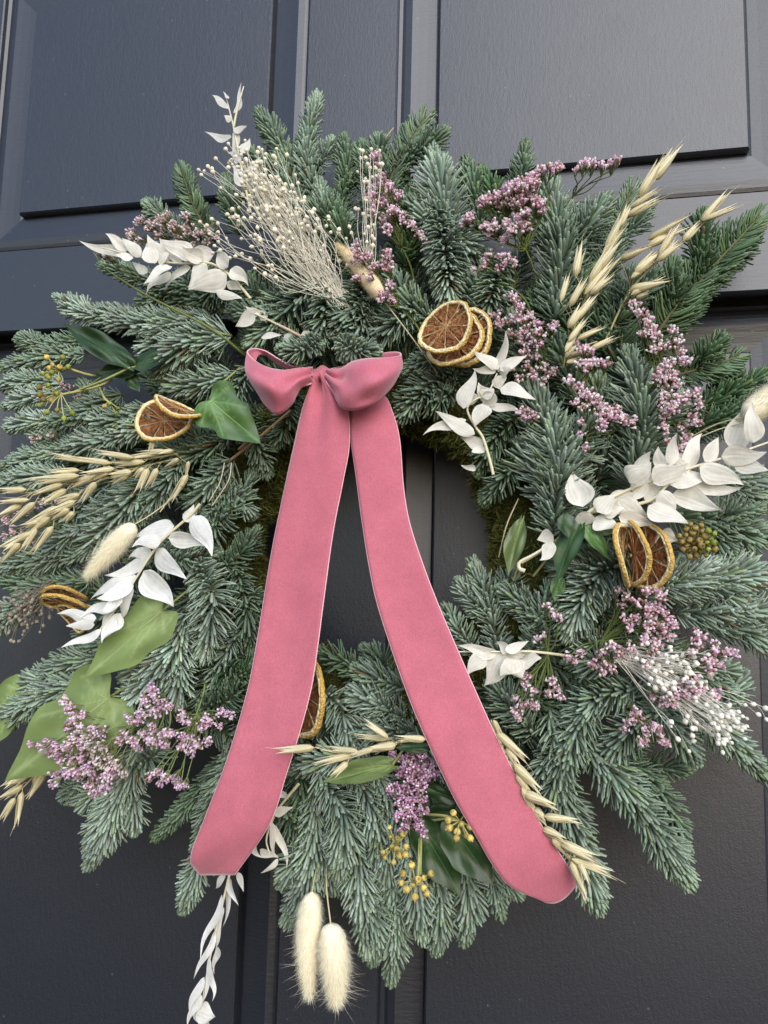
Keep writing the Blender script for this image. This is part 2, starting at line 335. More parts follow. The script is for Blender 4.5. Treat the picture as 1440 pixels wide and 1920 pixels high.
def S(*a, **k):
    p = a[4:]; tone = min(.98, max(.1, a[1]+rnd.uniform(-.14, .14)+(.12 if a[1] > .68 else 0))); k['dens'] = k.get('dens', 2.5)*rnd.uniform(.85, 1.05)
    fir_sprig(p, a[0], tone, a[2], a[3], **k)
    q = np.array(p, float); L = sum(np.linalg.norm(q[i+1]-q[i]) for i in range(len(q)-1))
    if L < 150: return
    for sg in ((1, -1) if L > 200 else (rnd.choice((1, -1)),)):
        if rnd.random() < (.6 if (p[-1][1] > 1350 or (p[-1][0] > 1250 and p[-1][1] > 1150)) else .2): continue
        f = rnd.uniform(.22, .5)*(len(q)-1); i = int(f); o = q[i]*(1-f+i)+q[i+1]*(f-i); dv = nrm(q[i+1]-q[i]); an = sg*math.radians(rnd.uniform(28, 46))
        dv = np.array((dv[0]*math.cos(an)-dv[1]*math.sin(an), dv[0]*math.sin(an)+dv[1]*math.cos(an))); l = L*rnd.uniform(.32, .44); e = o+dv*l+nrm(q[-1]-q[0])*l*.12
        dd = a[2]+(a[3]-a[2])*.4-.004; fir_sprig([tuple(o), tuple((o+e)/2-nrm(q[-1]-q[0])*4), tuple(e)], a[0]*rnd.uniform(.78, .92), tone, dd, dd-rnd.uniform(-.006, .008), dens=2.5)
# top
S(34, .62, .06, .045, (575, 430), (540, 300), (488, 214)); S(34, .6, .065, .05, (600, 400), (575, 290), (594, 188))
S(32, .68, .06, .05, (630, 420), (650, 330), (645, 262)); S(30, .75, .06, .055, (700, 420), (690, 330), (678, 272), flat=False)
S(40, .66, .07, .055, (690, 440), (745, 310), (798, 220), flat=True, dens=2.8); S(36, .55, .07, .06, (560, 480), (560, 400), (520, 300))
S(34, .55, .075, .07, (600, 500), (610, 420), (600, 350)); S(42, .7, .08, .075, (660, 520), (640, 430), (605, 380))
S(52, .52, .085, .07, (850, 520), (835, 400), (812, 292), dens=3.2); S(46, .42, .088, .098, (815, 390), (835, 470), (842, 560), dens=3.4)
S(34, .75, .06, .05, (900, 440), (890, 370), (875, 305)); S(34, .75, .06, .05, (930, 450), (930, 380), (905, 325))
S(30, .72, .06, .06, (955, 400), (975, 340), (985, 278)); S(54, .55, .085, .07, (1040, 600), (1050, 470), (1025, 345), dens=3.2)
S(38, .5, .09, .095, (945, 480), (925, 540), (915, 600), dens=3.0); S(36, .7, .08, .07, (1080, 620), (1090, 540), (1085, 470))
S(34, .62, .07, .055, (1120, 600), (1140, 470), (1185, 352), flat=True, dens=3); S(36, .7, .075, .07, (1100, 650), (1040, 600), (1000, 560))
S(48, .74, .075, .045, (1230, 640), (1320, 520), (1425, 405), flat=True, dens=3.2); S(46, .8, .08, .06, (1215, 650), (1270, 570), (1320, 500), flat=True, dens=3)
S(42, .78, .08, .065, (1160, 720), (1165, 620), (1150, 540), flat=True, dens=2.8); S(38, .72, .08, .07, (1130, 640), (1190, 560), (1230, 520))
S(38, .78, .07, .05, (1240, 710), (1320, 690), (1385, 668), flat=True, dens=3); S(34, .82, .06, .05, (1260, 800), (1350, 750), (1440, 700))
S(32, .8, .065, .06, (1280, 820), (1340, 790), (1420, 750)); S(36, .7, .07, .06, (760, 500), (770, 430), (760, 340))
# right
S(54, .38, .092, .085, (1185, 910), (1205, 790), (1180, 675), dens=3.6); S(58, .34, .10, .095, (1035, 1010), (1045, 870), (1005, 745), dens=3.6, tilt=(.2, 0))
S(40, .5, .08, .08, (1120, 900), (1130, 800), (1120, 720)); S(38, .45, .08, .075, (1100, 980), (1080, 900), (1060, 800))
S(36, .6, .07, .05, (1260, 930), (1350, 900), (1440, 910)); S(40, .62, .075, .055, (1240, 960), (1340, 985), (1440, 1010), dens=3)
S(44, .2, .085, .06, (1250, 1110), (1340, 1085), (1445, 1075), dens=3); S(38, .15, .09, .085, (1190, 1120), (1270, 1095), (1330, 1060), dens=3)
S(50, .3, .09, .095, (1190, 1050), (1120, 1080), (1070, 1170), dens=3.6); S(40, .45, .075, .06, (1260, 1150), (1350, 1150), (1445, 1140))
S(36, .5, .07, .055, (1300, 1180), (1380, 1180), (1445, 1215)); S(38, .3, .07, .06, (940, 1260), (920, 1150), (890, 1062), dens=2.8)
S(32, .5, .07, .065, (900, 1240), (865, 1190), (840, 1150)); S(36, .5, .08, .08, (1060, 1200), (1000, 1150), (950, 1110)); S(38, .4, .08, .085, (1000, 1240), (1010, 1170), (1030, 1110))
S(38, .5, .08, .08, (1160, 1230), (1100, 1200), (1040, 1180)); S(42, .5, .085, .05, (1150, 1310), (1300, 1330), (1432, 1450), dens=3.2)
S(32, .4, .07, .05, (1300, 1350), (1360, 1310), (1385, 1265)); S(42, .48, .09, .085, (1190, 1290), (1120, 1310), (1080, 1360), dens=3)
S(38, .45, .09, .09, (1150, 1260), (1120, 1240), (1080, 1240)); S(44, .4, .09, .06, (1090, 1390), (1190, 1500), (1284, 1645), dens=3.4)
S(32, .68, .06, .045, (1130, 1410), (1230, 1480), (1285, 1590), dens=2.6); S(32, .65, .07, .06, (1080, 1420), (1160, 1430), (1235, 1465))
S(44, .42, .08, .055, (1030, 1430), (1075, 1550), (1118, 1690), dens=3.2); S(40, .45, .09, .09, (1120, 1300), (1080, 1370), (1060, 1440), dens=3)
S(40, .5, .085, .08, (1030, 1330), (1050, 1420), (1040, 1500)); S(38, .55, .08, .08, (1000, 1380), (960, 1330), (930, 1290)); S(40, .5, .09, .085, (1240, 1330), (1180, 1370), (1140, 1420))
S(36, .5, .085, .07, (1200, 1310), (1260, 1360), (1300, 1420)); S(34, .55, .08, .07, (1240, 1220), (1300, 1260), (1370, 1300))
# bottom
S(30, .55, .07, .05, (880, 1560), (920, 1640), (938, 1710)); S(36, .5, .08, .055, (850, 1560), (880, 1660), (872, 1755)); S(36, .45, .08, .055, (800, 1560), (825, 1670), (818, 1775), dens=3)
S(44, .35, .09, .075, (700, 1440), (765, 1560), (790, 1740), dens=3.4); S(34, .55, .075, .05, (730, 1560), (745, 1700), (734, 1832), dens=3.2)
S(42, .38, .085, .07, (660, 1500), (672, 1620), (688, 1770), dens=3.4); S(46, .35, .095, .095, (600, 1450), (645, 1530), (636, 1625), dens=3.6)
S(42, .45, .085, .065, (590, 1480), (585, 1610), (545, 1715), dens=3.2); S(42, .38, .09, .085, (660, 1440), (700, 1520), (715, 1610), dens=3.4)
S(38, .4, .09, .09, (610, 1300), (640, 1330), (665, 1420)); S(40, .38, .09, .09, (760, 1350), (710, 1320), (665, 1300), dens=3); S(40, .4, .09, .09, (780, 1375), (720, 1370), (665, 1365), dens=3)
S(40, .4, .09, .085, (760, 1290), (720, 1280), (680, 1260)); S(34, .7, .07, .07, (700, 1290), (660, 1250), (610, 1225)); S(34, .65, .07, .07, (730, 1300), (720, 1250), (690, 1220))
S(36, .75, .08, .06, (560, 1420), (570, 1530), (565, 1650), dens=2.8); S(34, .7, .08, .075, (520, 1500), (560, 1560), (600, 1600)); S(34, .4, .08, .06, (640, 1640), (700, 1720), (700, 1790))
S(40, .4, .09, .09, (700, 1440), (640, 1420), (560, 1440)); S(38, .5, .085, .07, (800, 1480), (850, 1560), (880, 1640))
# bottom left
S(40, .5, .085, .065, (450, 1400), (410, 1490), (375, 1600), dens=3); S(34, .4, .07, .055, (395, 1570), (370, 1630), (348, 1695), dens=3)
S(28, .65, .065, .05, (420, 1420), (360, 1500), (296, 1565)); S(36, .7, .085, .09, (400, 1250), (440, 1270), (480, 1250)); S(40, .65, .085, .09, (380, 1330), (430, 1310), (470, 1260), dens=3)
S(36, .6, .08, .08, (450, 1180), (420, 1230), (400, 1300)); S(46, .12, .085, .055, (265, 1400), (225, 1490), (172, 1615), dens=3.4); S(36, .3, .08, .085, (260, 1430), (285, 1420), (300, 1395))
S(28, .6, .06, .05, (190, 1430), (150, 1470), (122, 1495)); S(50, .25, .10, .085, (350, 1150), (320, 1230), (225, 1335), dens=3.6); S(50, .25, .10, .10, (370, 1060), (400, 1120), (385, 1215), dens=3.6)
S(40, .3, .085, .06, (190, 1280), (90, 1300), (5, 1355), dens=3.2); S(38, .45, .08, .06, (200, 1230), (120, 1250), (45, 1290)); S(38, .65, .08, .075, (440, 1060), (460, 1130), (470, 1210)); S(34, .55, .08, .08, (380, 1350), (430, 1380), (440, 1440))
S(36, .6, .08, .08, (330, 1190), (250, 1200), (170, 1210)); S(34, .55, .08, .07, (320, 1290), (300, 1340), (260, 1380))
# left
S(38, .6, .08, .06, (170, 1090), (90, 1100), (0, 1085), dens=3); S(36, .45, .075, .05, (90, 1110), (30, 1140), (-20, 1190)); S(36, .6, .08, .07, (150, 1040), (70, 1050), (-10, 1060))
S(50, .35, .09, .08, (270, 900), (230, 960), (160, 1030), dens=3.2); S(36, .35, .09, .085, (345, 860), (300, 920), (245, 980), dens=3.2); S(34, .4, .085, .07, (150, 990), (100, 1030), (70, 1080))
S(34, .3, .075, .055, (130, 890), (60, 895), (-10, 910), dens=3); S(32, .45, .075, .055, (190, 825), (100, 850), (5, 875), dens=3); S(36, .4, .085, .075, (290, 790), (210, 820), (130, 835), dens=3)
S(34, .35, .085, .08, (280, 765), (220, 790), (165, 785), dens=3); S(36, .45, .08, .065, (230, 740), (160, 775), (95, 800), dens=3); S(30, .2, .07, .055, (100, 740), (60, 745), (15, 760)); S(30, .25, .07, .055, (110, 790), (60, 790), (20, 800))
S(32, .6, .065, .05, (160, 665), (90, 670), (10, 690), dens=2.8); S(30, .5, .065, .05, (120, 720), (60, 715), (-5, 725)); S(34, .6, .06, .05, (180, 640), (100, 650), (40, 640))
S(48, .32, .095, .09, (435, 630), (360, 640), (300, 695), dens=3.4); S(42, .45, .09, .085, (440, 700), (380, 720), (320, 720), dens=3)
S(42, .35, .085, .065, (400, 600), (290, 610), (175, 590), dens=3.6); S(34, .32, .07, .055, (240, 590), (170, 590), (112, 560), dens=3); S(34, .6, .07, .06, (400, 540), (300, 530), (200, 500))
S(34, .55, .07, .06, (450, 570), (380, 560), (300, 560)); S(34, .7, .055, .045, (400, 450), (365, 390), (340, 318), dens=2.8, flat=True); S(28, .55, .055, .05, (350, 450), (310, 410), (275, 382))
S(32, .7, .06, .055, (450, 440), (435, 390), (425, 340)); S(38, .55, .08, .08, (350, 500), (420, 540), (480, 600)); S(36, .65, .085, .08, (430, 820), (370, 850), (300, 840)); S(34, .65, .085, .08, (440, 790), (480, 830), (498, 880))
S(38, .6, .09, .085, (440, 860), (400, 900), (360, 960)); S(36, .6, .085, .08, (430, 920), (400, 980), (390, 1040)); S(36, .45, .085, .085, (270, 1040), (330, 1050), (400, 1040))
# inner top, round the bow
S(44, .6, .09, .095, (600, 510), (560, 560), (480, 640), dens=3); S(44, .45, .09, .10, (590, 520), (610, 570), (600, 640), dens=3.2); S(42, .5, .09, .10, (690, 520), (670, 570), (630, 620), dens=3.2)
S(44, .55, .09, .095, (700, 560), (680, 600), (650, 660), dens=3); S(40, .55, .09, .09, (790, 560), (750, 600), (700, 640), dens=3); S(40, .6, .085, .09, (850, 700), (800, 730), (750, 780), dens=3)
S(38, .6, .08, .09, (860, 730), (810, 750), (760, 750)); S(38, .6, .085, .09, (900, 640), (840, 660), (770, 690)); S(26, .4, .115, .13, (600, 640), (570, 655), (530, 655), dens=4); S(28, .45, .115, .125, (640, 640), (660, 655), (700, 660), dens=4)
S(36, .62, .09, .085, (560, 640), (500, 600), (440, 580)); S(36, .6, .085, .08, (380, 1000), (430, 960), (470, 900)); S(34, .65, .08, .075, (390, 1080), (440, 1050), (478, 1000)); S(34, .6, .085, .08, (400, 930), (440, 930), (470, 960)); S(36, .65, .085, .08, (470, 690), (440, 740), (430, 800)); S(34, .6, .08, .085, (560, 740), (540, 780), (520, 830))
S(36, .65, .08, .08, (970, 780), (930, 820), (900, 880)); S(34, .7, .08, .08, (990, 850), (950, 890), (915, 930)); S(38, .5, .09, .09, (480, 500), (530, 520), (590, 560)); S(38, .55, .09, .09, (820, 610), (770, 570), (740, 520))
S(40, .5, .085, .08, (930, 640), (900, 560), (880, 490)); S(40, .55, .085, .085, (1010, 730), (980, 660), (960, 600)); S(38, .6, .085, .08, (1080, 760), (1060, 690), (1040, 630))
# ------------------------------------------------------------------ velvet bow
BO = P(604, 700, .12)
bow = thing('ribbon_bow', 'pink velvet ribbon bow with two long tails hanging down the wreath', 'ribbon', BO)
def loft(cols, n, m, cross=None):
    """cols: list of edge curves, each a list of (px, py, d); lofted to n x m grid"""
    cs = [cat_rom([P(*q) for q in c], n) for c in cols]
    if len(cs) == 2:
        t = np.linspace(0, 1, m)[None, :, None]; g = cs[0][:, None]*(1-t)+cs[1][:, None]*t
        if cross is not None: g[:, :, 1] -= np.sin(np.linspace(0, math.pi, m))[None]*cross(np.linspace(0, 1, n))[:, None]
    else:
        g = np.stack([cat_rom([c[i] for c in cs], m) for i in range(n)])
    return g
def ribbon(name, g, parent, flip=False):
    n, m = g.shape[:2]; mb = MB(); mb.add(g.reshape(-1, 3), grid_faces(n, m), (1, 1, 1))
    o = mb.build(name, M['velvet'], parent, BO); md = o.modifiers.new('thickness', 'SOLIDIFY'); md.thickness = .0012; md.offset = 0
    e = MB()
    for k, s in ((0, 1), (m-1, -1)):
        tube(e, g[:, k], .0005, 5, (1, 1, 1))
    e.build('selvedge', M['selvedge'], o, BO)
    return o
LL = [(591, 712), (569, 760), (550, 843), (531, 930), (510, 1034), (491, 1150), (481, 1211), (463, 1301), (426, 1425), (386, 1530), (358, 1608), (374, 1640)]
LR = [(612, 700), (646, 752), (654, 830), (642, 905), (624, 999), (606, 1130), (597, 1200), (585, 1282), (566, 1358), (538, 1447), (505, 1545), (440, 1640)]
dl = [.118, .126, .129, .130, .130, .130, .130, .129, .128, .126, .121, .108]
g = loft([[(*p, d) for p, d in zip(LL, dl)], [(*p, d) for p, d in zip(LR, [q+.003 for q in dl])]], 90, 16, lambda t: .004*np.exp(-t*5)+.002*np.sin(t*9)-.001)
fold = np.exp(-np.linspace(0, 1, 90)*13)[:, None]*np.sin(np.linspace(0, 3.4*math.pi, 16))[None]*.009; g[:, :, 1] -= fold
ribbon('tail', g, bow)
RL = [(622, 702), (654, 765), (657, 815), (666, 878), (680, 982), (694, 1069), (713, 1150), (764, 1300), (810, 1408), (852, 1496), (893, 1567), (925, 1622), (958, 1662), (1018, 1688)]
RR = [(645, 702), (715, 738), (736, 775), (749, 826), (756, 912), (768, 982), (795, 1065), (828, 1150), (893, 1300), (935, 1392), (975, 1472), (1018, 1554), (1062, 1621), (1080, 1658)]
dr = [.112, .118, .124, .128, .130, .131, .131, .130, .128, .126, .125, .123, .119, .110]
g = loft([[(*p, d+.003) for p, d in zip(RL, dr)], [(*p, d) for p, d in zip(RR, dr)]], 96, 16, lambda t: .004*np.exp(-t*6)+.0015*np.sin(t*10))
g[-10:, :, 2] -= (np.linspace(0, 1, 10)[:, None]**2)*np.sin(np.linspace(0, math.pi, 16))[None]**.8*.0055
ribbon('tail', g, bow)
A = [(583, 686, .128), (558, 690, .134), (535, 695, .139), (508, 692, .142), (487, 683, .139), (470, 670, .132), (464, 659, .125), (476, 654, .117), (497, 658, .111), (522, 673, .109), (548, 686, .112), (580, 690, .116)]
Mi = [(584, 703, .133), (558, 712, .143), (536, 722, .150), (510, 722, .156), (482, 714, .150), (463, 700, .138), (461, 690, .128), (475, 695, .118), (500, 698, .110), (530, 705, .108), (560, 702, .110), (582, 702, .116)]
B = [(586, 722, .128), (562, 730, .134), (545, 757, .140), (522, 777, .142), (505, 767, .138), (487, 742, .132), (474, 706, .124), (482, 668, .115), (499, 667, .106), (524, 684, .103), (550, 697, .105), (582, 704, .112)]
Mi = [tuple(m_) for m_ in Mi]; Mi[6:] = [(463, 682, .125), (477, 660, .116), (497, 662, .109), (523, 678, .106), (549, 691, .108), (581, 697, .114)]
g = loft([A, Mi, B], 84, 18)
tt = np.linspace(0, 1, 84)[:, None]; mm = np.linspace(0, 1, 18)[None]
g[:, :, 1] -= .0035*np.exp(-((tt-.16)/.10)**2)*np.sin(mm*math.pi*3.2)+.0016*np.exp(-((tt-.3)/.09)**2)*np.sin(mm*math.pi*4+.8)
g[:, :, 1] += .0034*(np.exp(-(tt/.10)**2)+np.exp(-((1-tt)/.10)**2))*np.cos(mm*math.pi*5)
ribbon('loop', g, bow)
A = [(614, 690, .126), (640, 689, .134), (662, 678, .139), (690, 673, .143), (716, 672, .143), (737, 670, .139), (751, 667, .130), (747, 661, .121), (722, 662, .114), (690, 669, .110), (655, 684, .112), (620, 692, .116)]
Mi = [(612, 702, .129), (632, 716, .143), (655, 720, .150), (692, 716, .157), (722, 706, .153), (744, 697, .143), (753, 689, .131), (745, 690, .121), (722, 697, .114), (690, 702, .110), (650, 702, .112), (618, 702, .116)]
B = [(612, 714, .126), (628, 742, .136), (640, 764, .142), (668, 769, .146), (700, 758, .145), (722, 739, .139), (738, 720, .131), (730, 726, .121), (712, 735, .115), (682, 735, .110), (648, 722, .112), (618, 712, .116)]
g = loft([A, Mi, B], 84, 18)
g[:, :, 1] += .006*np.exp(-((tt-.10)/.06)**2)*np.exp(-((mm-.28)/.16)**2)-.002*np.exp(-((tt-.2)/.1)**2)*np.sin(mm*math.pi*3)+.0034*np.exp(-(tt/.10)**2)*np.cos(mm*math.pi*5)-.0022*np.exp(-((tt-.3)/.06)**2)*np.sin(mm*math.pi*4.5)
ribbon('loop', g, bow)
mb = MB(); kn = []
for i in range(22):
    a = math.pi*2*i/21
    kn.append([P(604+(-17+34*j/9)*(1+.3*math.cos(a)), 703-15*math.cos(a)+4*math.sin(j), .118+.008*math.sin(a)-.004*abs(math.sin(j*1.3))) for j in range(10)])
g = np.array(kn); mb.add(g.reshape(-1, 3), grid_faces(22, 10), (1, 1, 1)); mb.build('knot', M['velvet'], bow, BO)
# ------------------------------------------------------------------ dried oranges
def slice_meshes(seed):
    r_ = np.random.RandomState(seed); ph = r_.uniform(0, 6.28, 3); wa = r_.uniform(.04, .09)
    warp = lambda r, th: 2.0*wa*r*r*np.sin(2*th+ph[0])+.03*r*np.sin(3*th+ph[1])
    rim = lambda th: 1+.02*np.sin(3*th+ph[2])+.012*np.sin(7*th+ph[0])+.008*np.sin(17*th)
    n = 64; th = np.linspace(0, 2*math.pi, n, endpoint=False); out = {}
    def ringmesh(prof, cols):
        mb = MB(); k = len(prof); v = np.zeros((n, k, 3)); c = np.zeros((n, k, 3))
        for j, (r, z) in enumerate(prof):
            rr_ = r*rim(th)+r_.normal(size=n)*.006; v[:, j] = np.stack([rr_*np.cos(th), rr_*np.sin(th), z+warp(rr_, th)+r_.normal(size=n)*.004], -1); c[:, j] = np.array(cols[j])*r_.uniform(.85, 1.12, (n, 1))
        f = [[i*k+j, ((i+1) % n)*k+j, ((i+1) % n)*k+(j+1) % k, i*k+(j+1) % k] for i in range(n) for j in range(k)]
        mb.add(v.reshape(-1, 3), f, c.reshape(-1, 3)); return mb
    OR = (.66, .42, .11); YE = (.86, .62, .22); CR = (.95, .82, .50)
    out['peel'] = ringmesh([(.965, .072), (1.0, .05), (1.012, 0), (1.0, -.05), (.965, -.072), (.955, 0)], [YE, OR, OR, OR, YE, YE])
    out['pith'] = ringmesh([(.86, .035), (.872, .065), (.915, .085), (.966, .066), (.966, -.066), (.915, -.085), (.872, -.065), (.86, -.035)], [YE, CR, CR, CR, CR, CR, CR, YE])
    ns = 10; w0 = 2*math.pi/ns; mbs = []; web = MB(); offs = np.sort(np.arange(ns)*w0+r_.uniform(-.15, .15, ns))
    for q in range(ns):
        a0 = offs[q]+.05; a1 = (offs[(q+1) % ns]+(2*math.pi if q == ns-1 else 0))-.05; mb = MB(); R_, A_ = 8, 6
        for sgn in (1, -1):
            v = []; c = []
            for i in range(R_):
                t = i/(R_-1); r = .10+.77*t
                for j in range(A_):
                    s = j/(A_-1); squeeze = 1-.25*(1-t)-.10*math.sin(5*t+q); a = (a0+a1)/2+(s-.5)*(a1-a0)*squeeze
                    hz = .012+.03*math.sin(math.pi*s)*math.sin(math.pi*min(1, t*1.1))*r_.uniform(.2, 1)-.02*t*(1-t)
                    v.append((r*math.cos(a), r*math.sin(a), sgn*hz+warp(r, a))); k = r_.uniform(.6, 1.35)*(1.5-.8*abs(s-.5)*0-.6*t)
                    c.append((.56*k, .25*k, .10*k))
            mb.add(v, grid_faces(R_, A_), c)
        mbs.append(mb)
        b = offs[q]; wb = r_.normal(0, .035, 9).cumsum()*.8; pts = [(r*math.cos(b+wb[i_]), r*math.sin(b+wb[i_]), warp(r, b)+.012) for i_, r in enumerate(np.linspace(0.02, .9, 9))]
        tube(web, pts, np.array([.03, .020, .016, .014, .015, .017, .02, .025, .035]), 6, (.70, .45, .22), (.80, .62, .34))
    tube(web, [(0, 0, -.045), (0, 0, 0), (0, 0, .045)], np.array([.04, .08, .04]), 8, (.55, .36, .16))
    out['membrane'] = web; out['segment'] = mbs; return out
SL = []
for sd in (1, 2, 3):
    q = slice_meshes(sd); d = {}
    for k in ('peel', 'pith', 'membrane'):
        o = q[k].build(k, M['peel' if k != 'membrane' else 'web']); d[k] = [o.data]; bpy.data.objects.remove(o)
    d['segment'] = []
    for mb in q['segment']:
        o = mb.build('segment', M['pulp']); d['segment'].append(o.data); bpy.data.objects.remove(o)
    SL.append(d)
def orange(x, y, d, rpx, ang, ratio, sgn, var, label, spin=0):
    """ang: image angle of the long axis (deg, clockwise from +x); ratio: short/long; sgn: which way it leans"""
    t = thing('dried_orange_slice', label, 'orange slice', P(x, y, d), 'dried orange slices'); a = math.radians(ang)
    ex, ez = np.array((1, 0, 0)), np.array((0, 0, -1)); maj = ex*math.cos(a)+ez*math.sin(a); mi = -ex*math.sin(a)+ez*math.cos(a)
    tl = math.acos(ratio); nn = math.cos(tl)*VIEW+math.sin(tl)*sgn*mi; b = np.cross(nn, maj)
    Rm = Matrix(np.stack([maj, b, nn], 1).tolist()).to_4x4() @ Matrix.Rotation(spin, 4, 'Z') @ Matrix.Scale(rpx*(D-d)/F, 4)
    t.matrix_world = Matrix.Translation(P(x, y, d)) @ Rm
    for k, ms in SL[var].items():
        for me in ms: o = bpy.data.objects.new(k, me); COL.objects.link(o); o.parent = t
orange(868, 634, .107, 62, -60, .92, -1, 1, 'rearmost of three dried orange slices right of the bow, mostly covered', .4)
orange(851, 637, .117, 60, -58, .90, -1, 2, 'middle of three dried orange slices right of the bow', 1.0)
orange(836, 613, .129, 59, -57, .90, -1, 0, 'front dried orange slice right of the bow, its whole face visible', 0)
orange(309, 788, .115, 60, 20, .84, -1, 1, 'large dried orange slice left of the glossy ivy leaf, face up', .3)
orange(336, 766, .121, 54, 26, .24, -1, 0, 'dried orange slice tilted on top of another by the glossy ivy leaf', .8)
orange(1213, 1043, .106, 62, 84, .48, 1, 0, 'right hand slice of the upright dried orange stack, showing its face', .5)
orange(1190, 1038, .114, 60, 84, .16, 1, 2, 'middle slice of the upright dried orange stack, edge on', .9)
orange(1168, 1041, .120, 58, 86, .20, -1, 1, 'left hand slice of the upright dried orange stack, edge on', .1)
orange(122, 1113, .095, 46, 2, .22, 1, 1, 'uppermost of three dried orange slices at lower left under white leaves', .1)
orange(126, 1131, .10, 54, 3, .24, 1, 0, 'middle dried orange slice at lower left, seen edge on', .6)
orange(135, 1158, .092, 38, 25, .72, 1, 2, 'lowest dried orange slice at lower left, rim curving down', .2)
orange(571, 1306, .102, 76, 101, .72, 1, 2, 'dried orange slice half hidden behind the left ribbon tail', .2)
# ------------------------------------------------------------------ bleached ruscus
WHITE = np.array((.93, .90, .81))
def leaf_mesh(mb, a, b, wid, col, cup=.18, roll=0, curl=.12, n=13, m=13, thick=None):
    a = np.asarray(a); b = np.asarray(b); L = np.linalg.norm(b-a); T = (b-a)/L; U = perp(T[None], VIEW[None])[0]; Sd = np.cross(T, U)
    cr, sr = math.cos(roll), math.sin(roll); U, Sd = U*cr+Sd*sr, Sd*cr-U*sr
    t = np.linspace(0, 1, n); prof = np.sin(np.pi*np.clip(t, 0, 1)**.72)**.8*(1-.55*t**1.5); prof = prof/prof.max(); prof[0] = .06; prof[-1] = .01
    s = np.linspace(-1, 1, m); g = np.zeros((n, m, 3)); sway = rs.uniform(-.07, .07); tipb = rs.uniform(-.14, .14); asym = rs.uniform(-.12, .12); w1, w2 = rs.uniform(0, 6, 2)
    for i in range(n):
        c = a+T*L*t[i]+U*(curl*L*math.sin(math.pi*t[i])*.6-curl*L*.5*t[i]**3)+Sd*L*(sway*math.sin(math.pi*2*t[i])+tipb*t[i]**4)
        for j in range(m):
            g[i, j] = c+Sd*s[j]*(1+asym*np.sign(s[j]))*prof[i]*wid/2+U*(cup*wid*prof[i]*(abs(s[j])**1.3-.4)+.045*wid*math.sin(6*t[i]+2*s[j]+w1)*abs(s[j])+.012*wid*math.cos(s[j]*14+w2)*prof[i])
    cc = np.tile(np.asarray(col), (n*m, 1))*rs.uniform(.95, 1.03); rib = np.abs(np.tile(s, n)); cc = cc*(1-.10*(np.arange(n*m) % m % 2 == 0)[:, None])
    mb.add(g.reshape(-1, 3), grid_faces(n, m), cc)
def ruscus(label, stems, leaves, d0=.115, w_s=1.3, stemc=(.74, .66, .42), stem_r=.0011, group='bleached white leaf sprays', tone=WHITE, cupm=1):
    o = P(*stems[0][0][:2], d0); t = thing('bleached_leaf_spray', label, 'dried foliage', o, group); mb = MB()
    for st in stems:
        n = len(st); p = [P(q[0], q[1], q[2] if len(q) > 2 else d0) for q in st]; tube(mb, cat_rom(p, 8*n), np.linspace(stem_r, stem_r*.45, 8*n), 6, stemc, (.8, .76, .6))
    mb.build('stem', M['oat'], t, o)
    for q in leaves:
        x0, y0, x1, y1, wd = q[:5]; dd = d0+(q[5] if len(q) > 5 else rs.uniform(-.004, .006)); dt = dd+rs.uniform(-.008, .008)
        k = (D-dd)/F; mb = MB(); leaf_mesh(mb, P(x0, y0, dd), P(x1, y1, dt), wd*k*w_s, tone, cup=rs.uniform(-.10, .16)*cupm, roll=rs.uniform(-.45, .45), curl=rs.uniform(-.12, .16))
        mb.build('leaf', M['ruscus'], t, o)
GREY = np.array((.58, .57, .53))
ruscus('thin white leaf spray standing up against the door at top left', [[(470, 400), (450, 300), (437, 235), (422, 175)], [(438, 238), (446, 200), (457, 162)]],
 [(428, 204, 391, 177, 13), (438, 212, 459, 158, 10), (434, 226, 420, 216, 12), (428, 185, 421, 172, 6), (437, 245, 464, 238, 11), (434, 257, 383, 253, 18), (439, 246, 446, 302, 13), (450, 285, 473, 262, 16), (452, 300, 429, 283, 16), (462, 322, 487, 296, 22), (460, 350, 437, 305, 24), (470, 360, 455, 318, 22), (472, 372, 500, 332, 22)], d0=.08, tone=np.array((.80, .78, .72)))
ruscus('white leaf spray pointing left above dark ivy at upper left', [[(470, 560), (435, 520), (395, 494), (345, 494), (295, 490), (245, 478), (190, 464)]],
 [(239, 480, 152, 450, 20), (239, 470, 196, 436, 18), (264, 481, 230, 443, 20), (292, 493, 270, 455, 28), (315, 497, 278, 438, 30), (340, 492, 300, 446, 28), (357, 489, 305, 440, 30), (322, 500, 268, 530, 24), (320, 511, 270, 546, 15), (357, 501, 306, 538, 26), (388, 495, 348, 536, 28), (425, 515, 354, 548, 38), (400, 478, 358, 470, 26), (428, 500, 405, 470, 26), (433, 504, 468, 530, 24), (426, 528, 452, 546, 16), (405, 545, 455, 563, 16), (276, 512, 248, 490, 16), (250, 484, 215, 478, 18), (300, 498, 320, 470, 22), (380, 490, 340, 462, 26)])
ruscus('short reddish stem with two pale leaves above the left bow loop', [[(600, 650, .1), (540, 618, .105), (478, 588)]], [(478, 590, 440, 609, 24), (484, 592, 462, 574, 16), (500, 600, 478, 576, 14), (545, 626, 528, 655, 18), (570, 620, 590, 660, 20), (490, 632, 530, 628, 14)], d0=.11, stemc=(.35, .2, .1), stem_r=.0015)
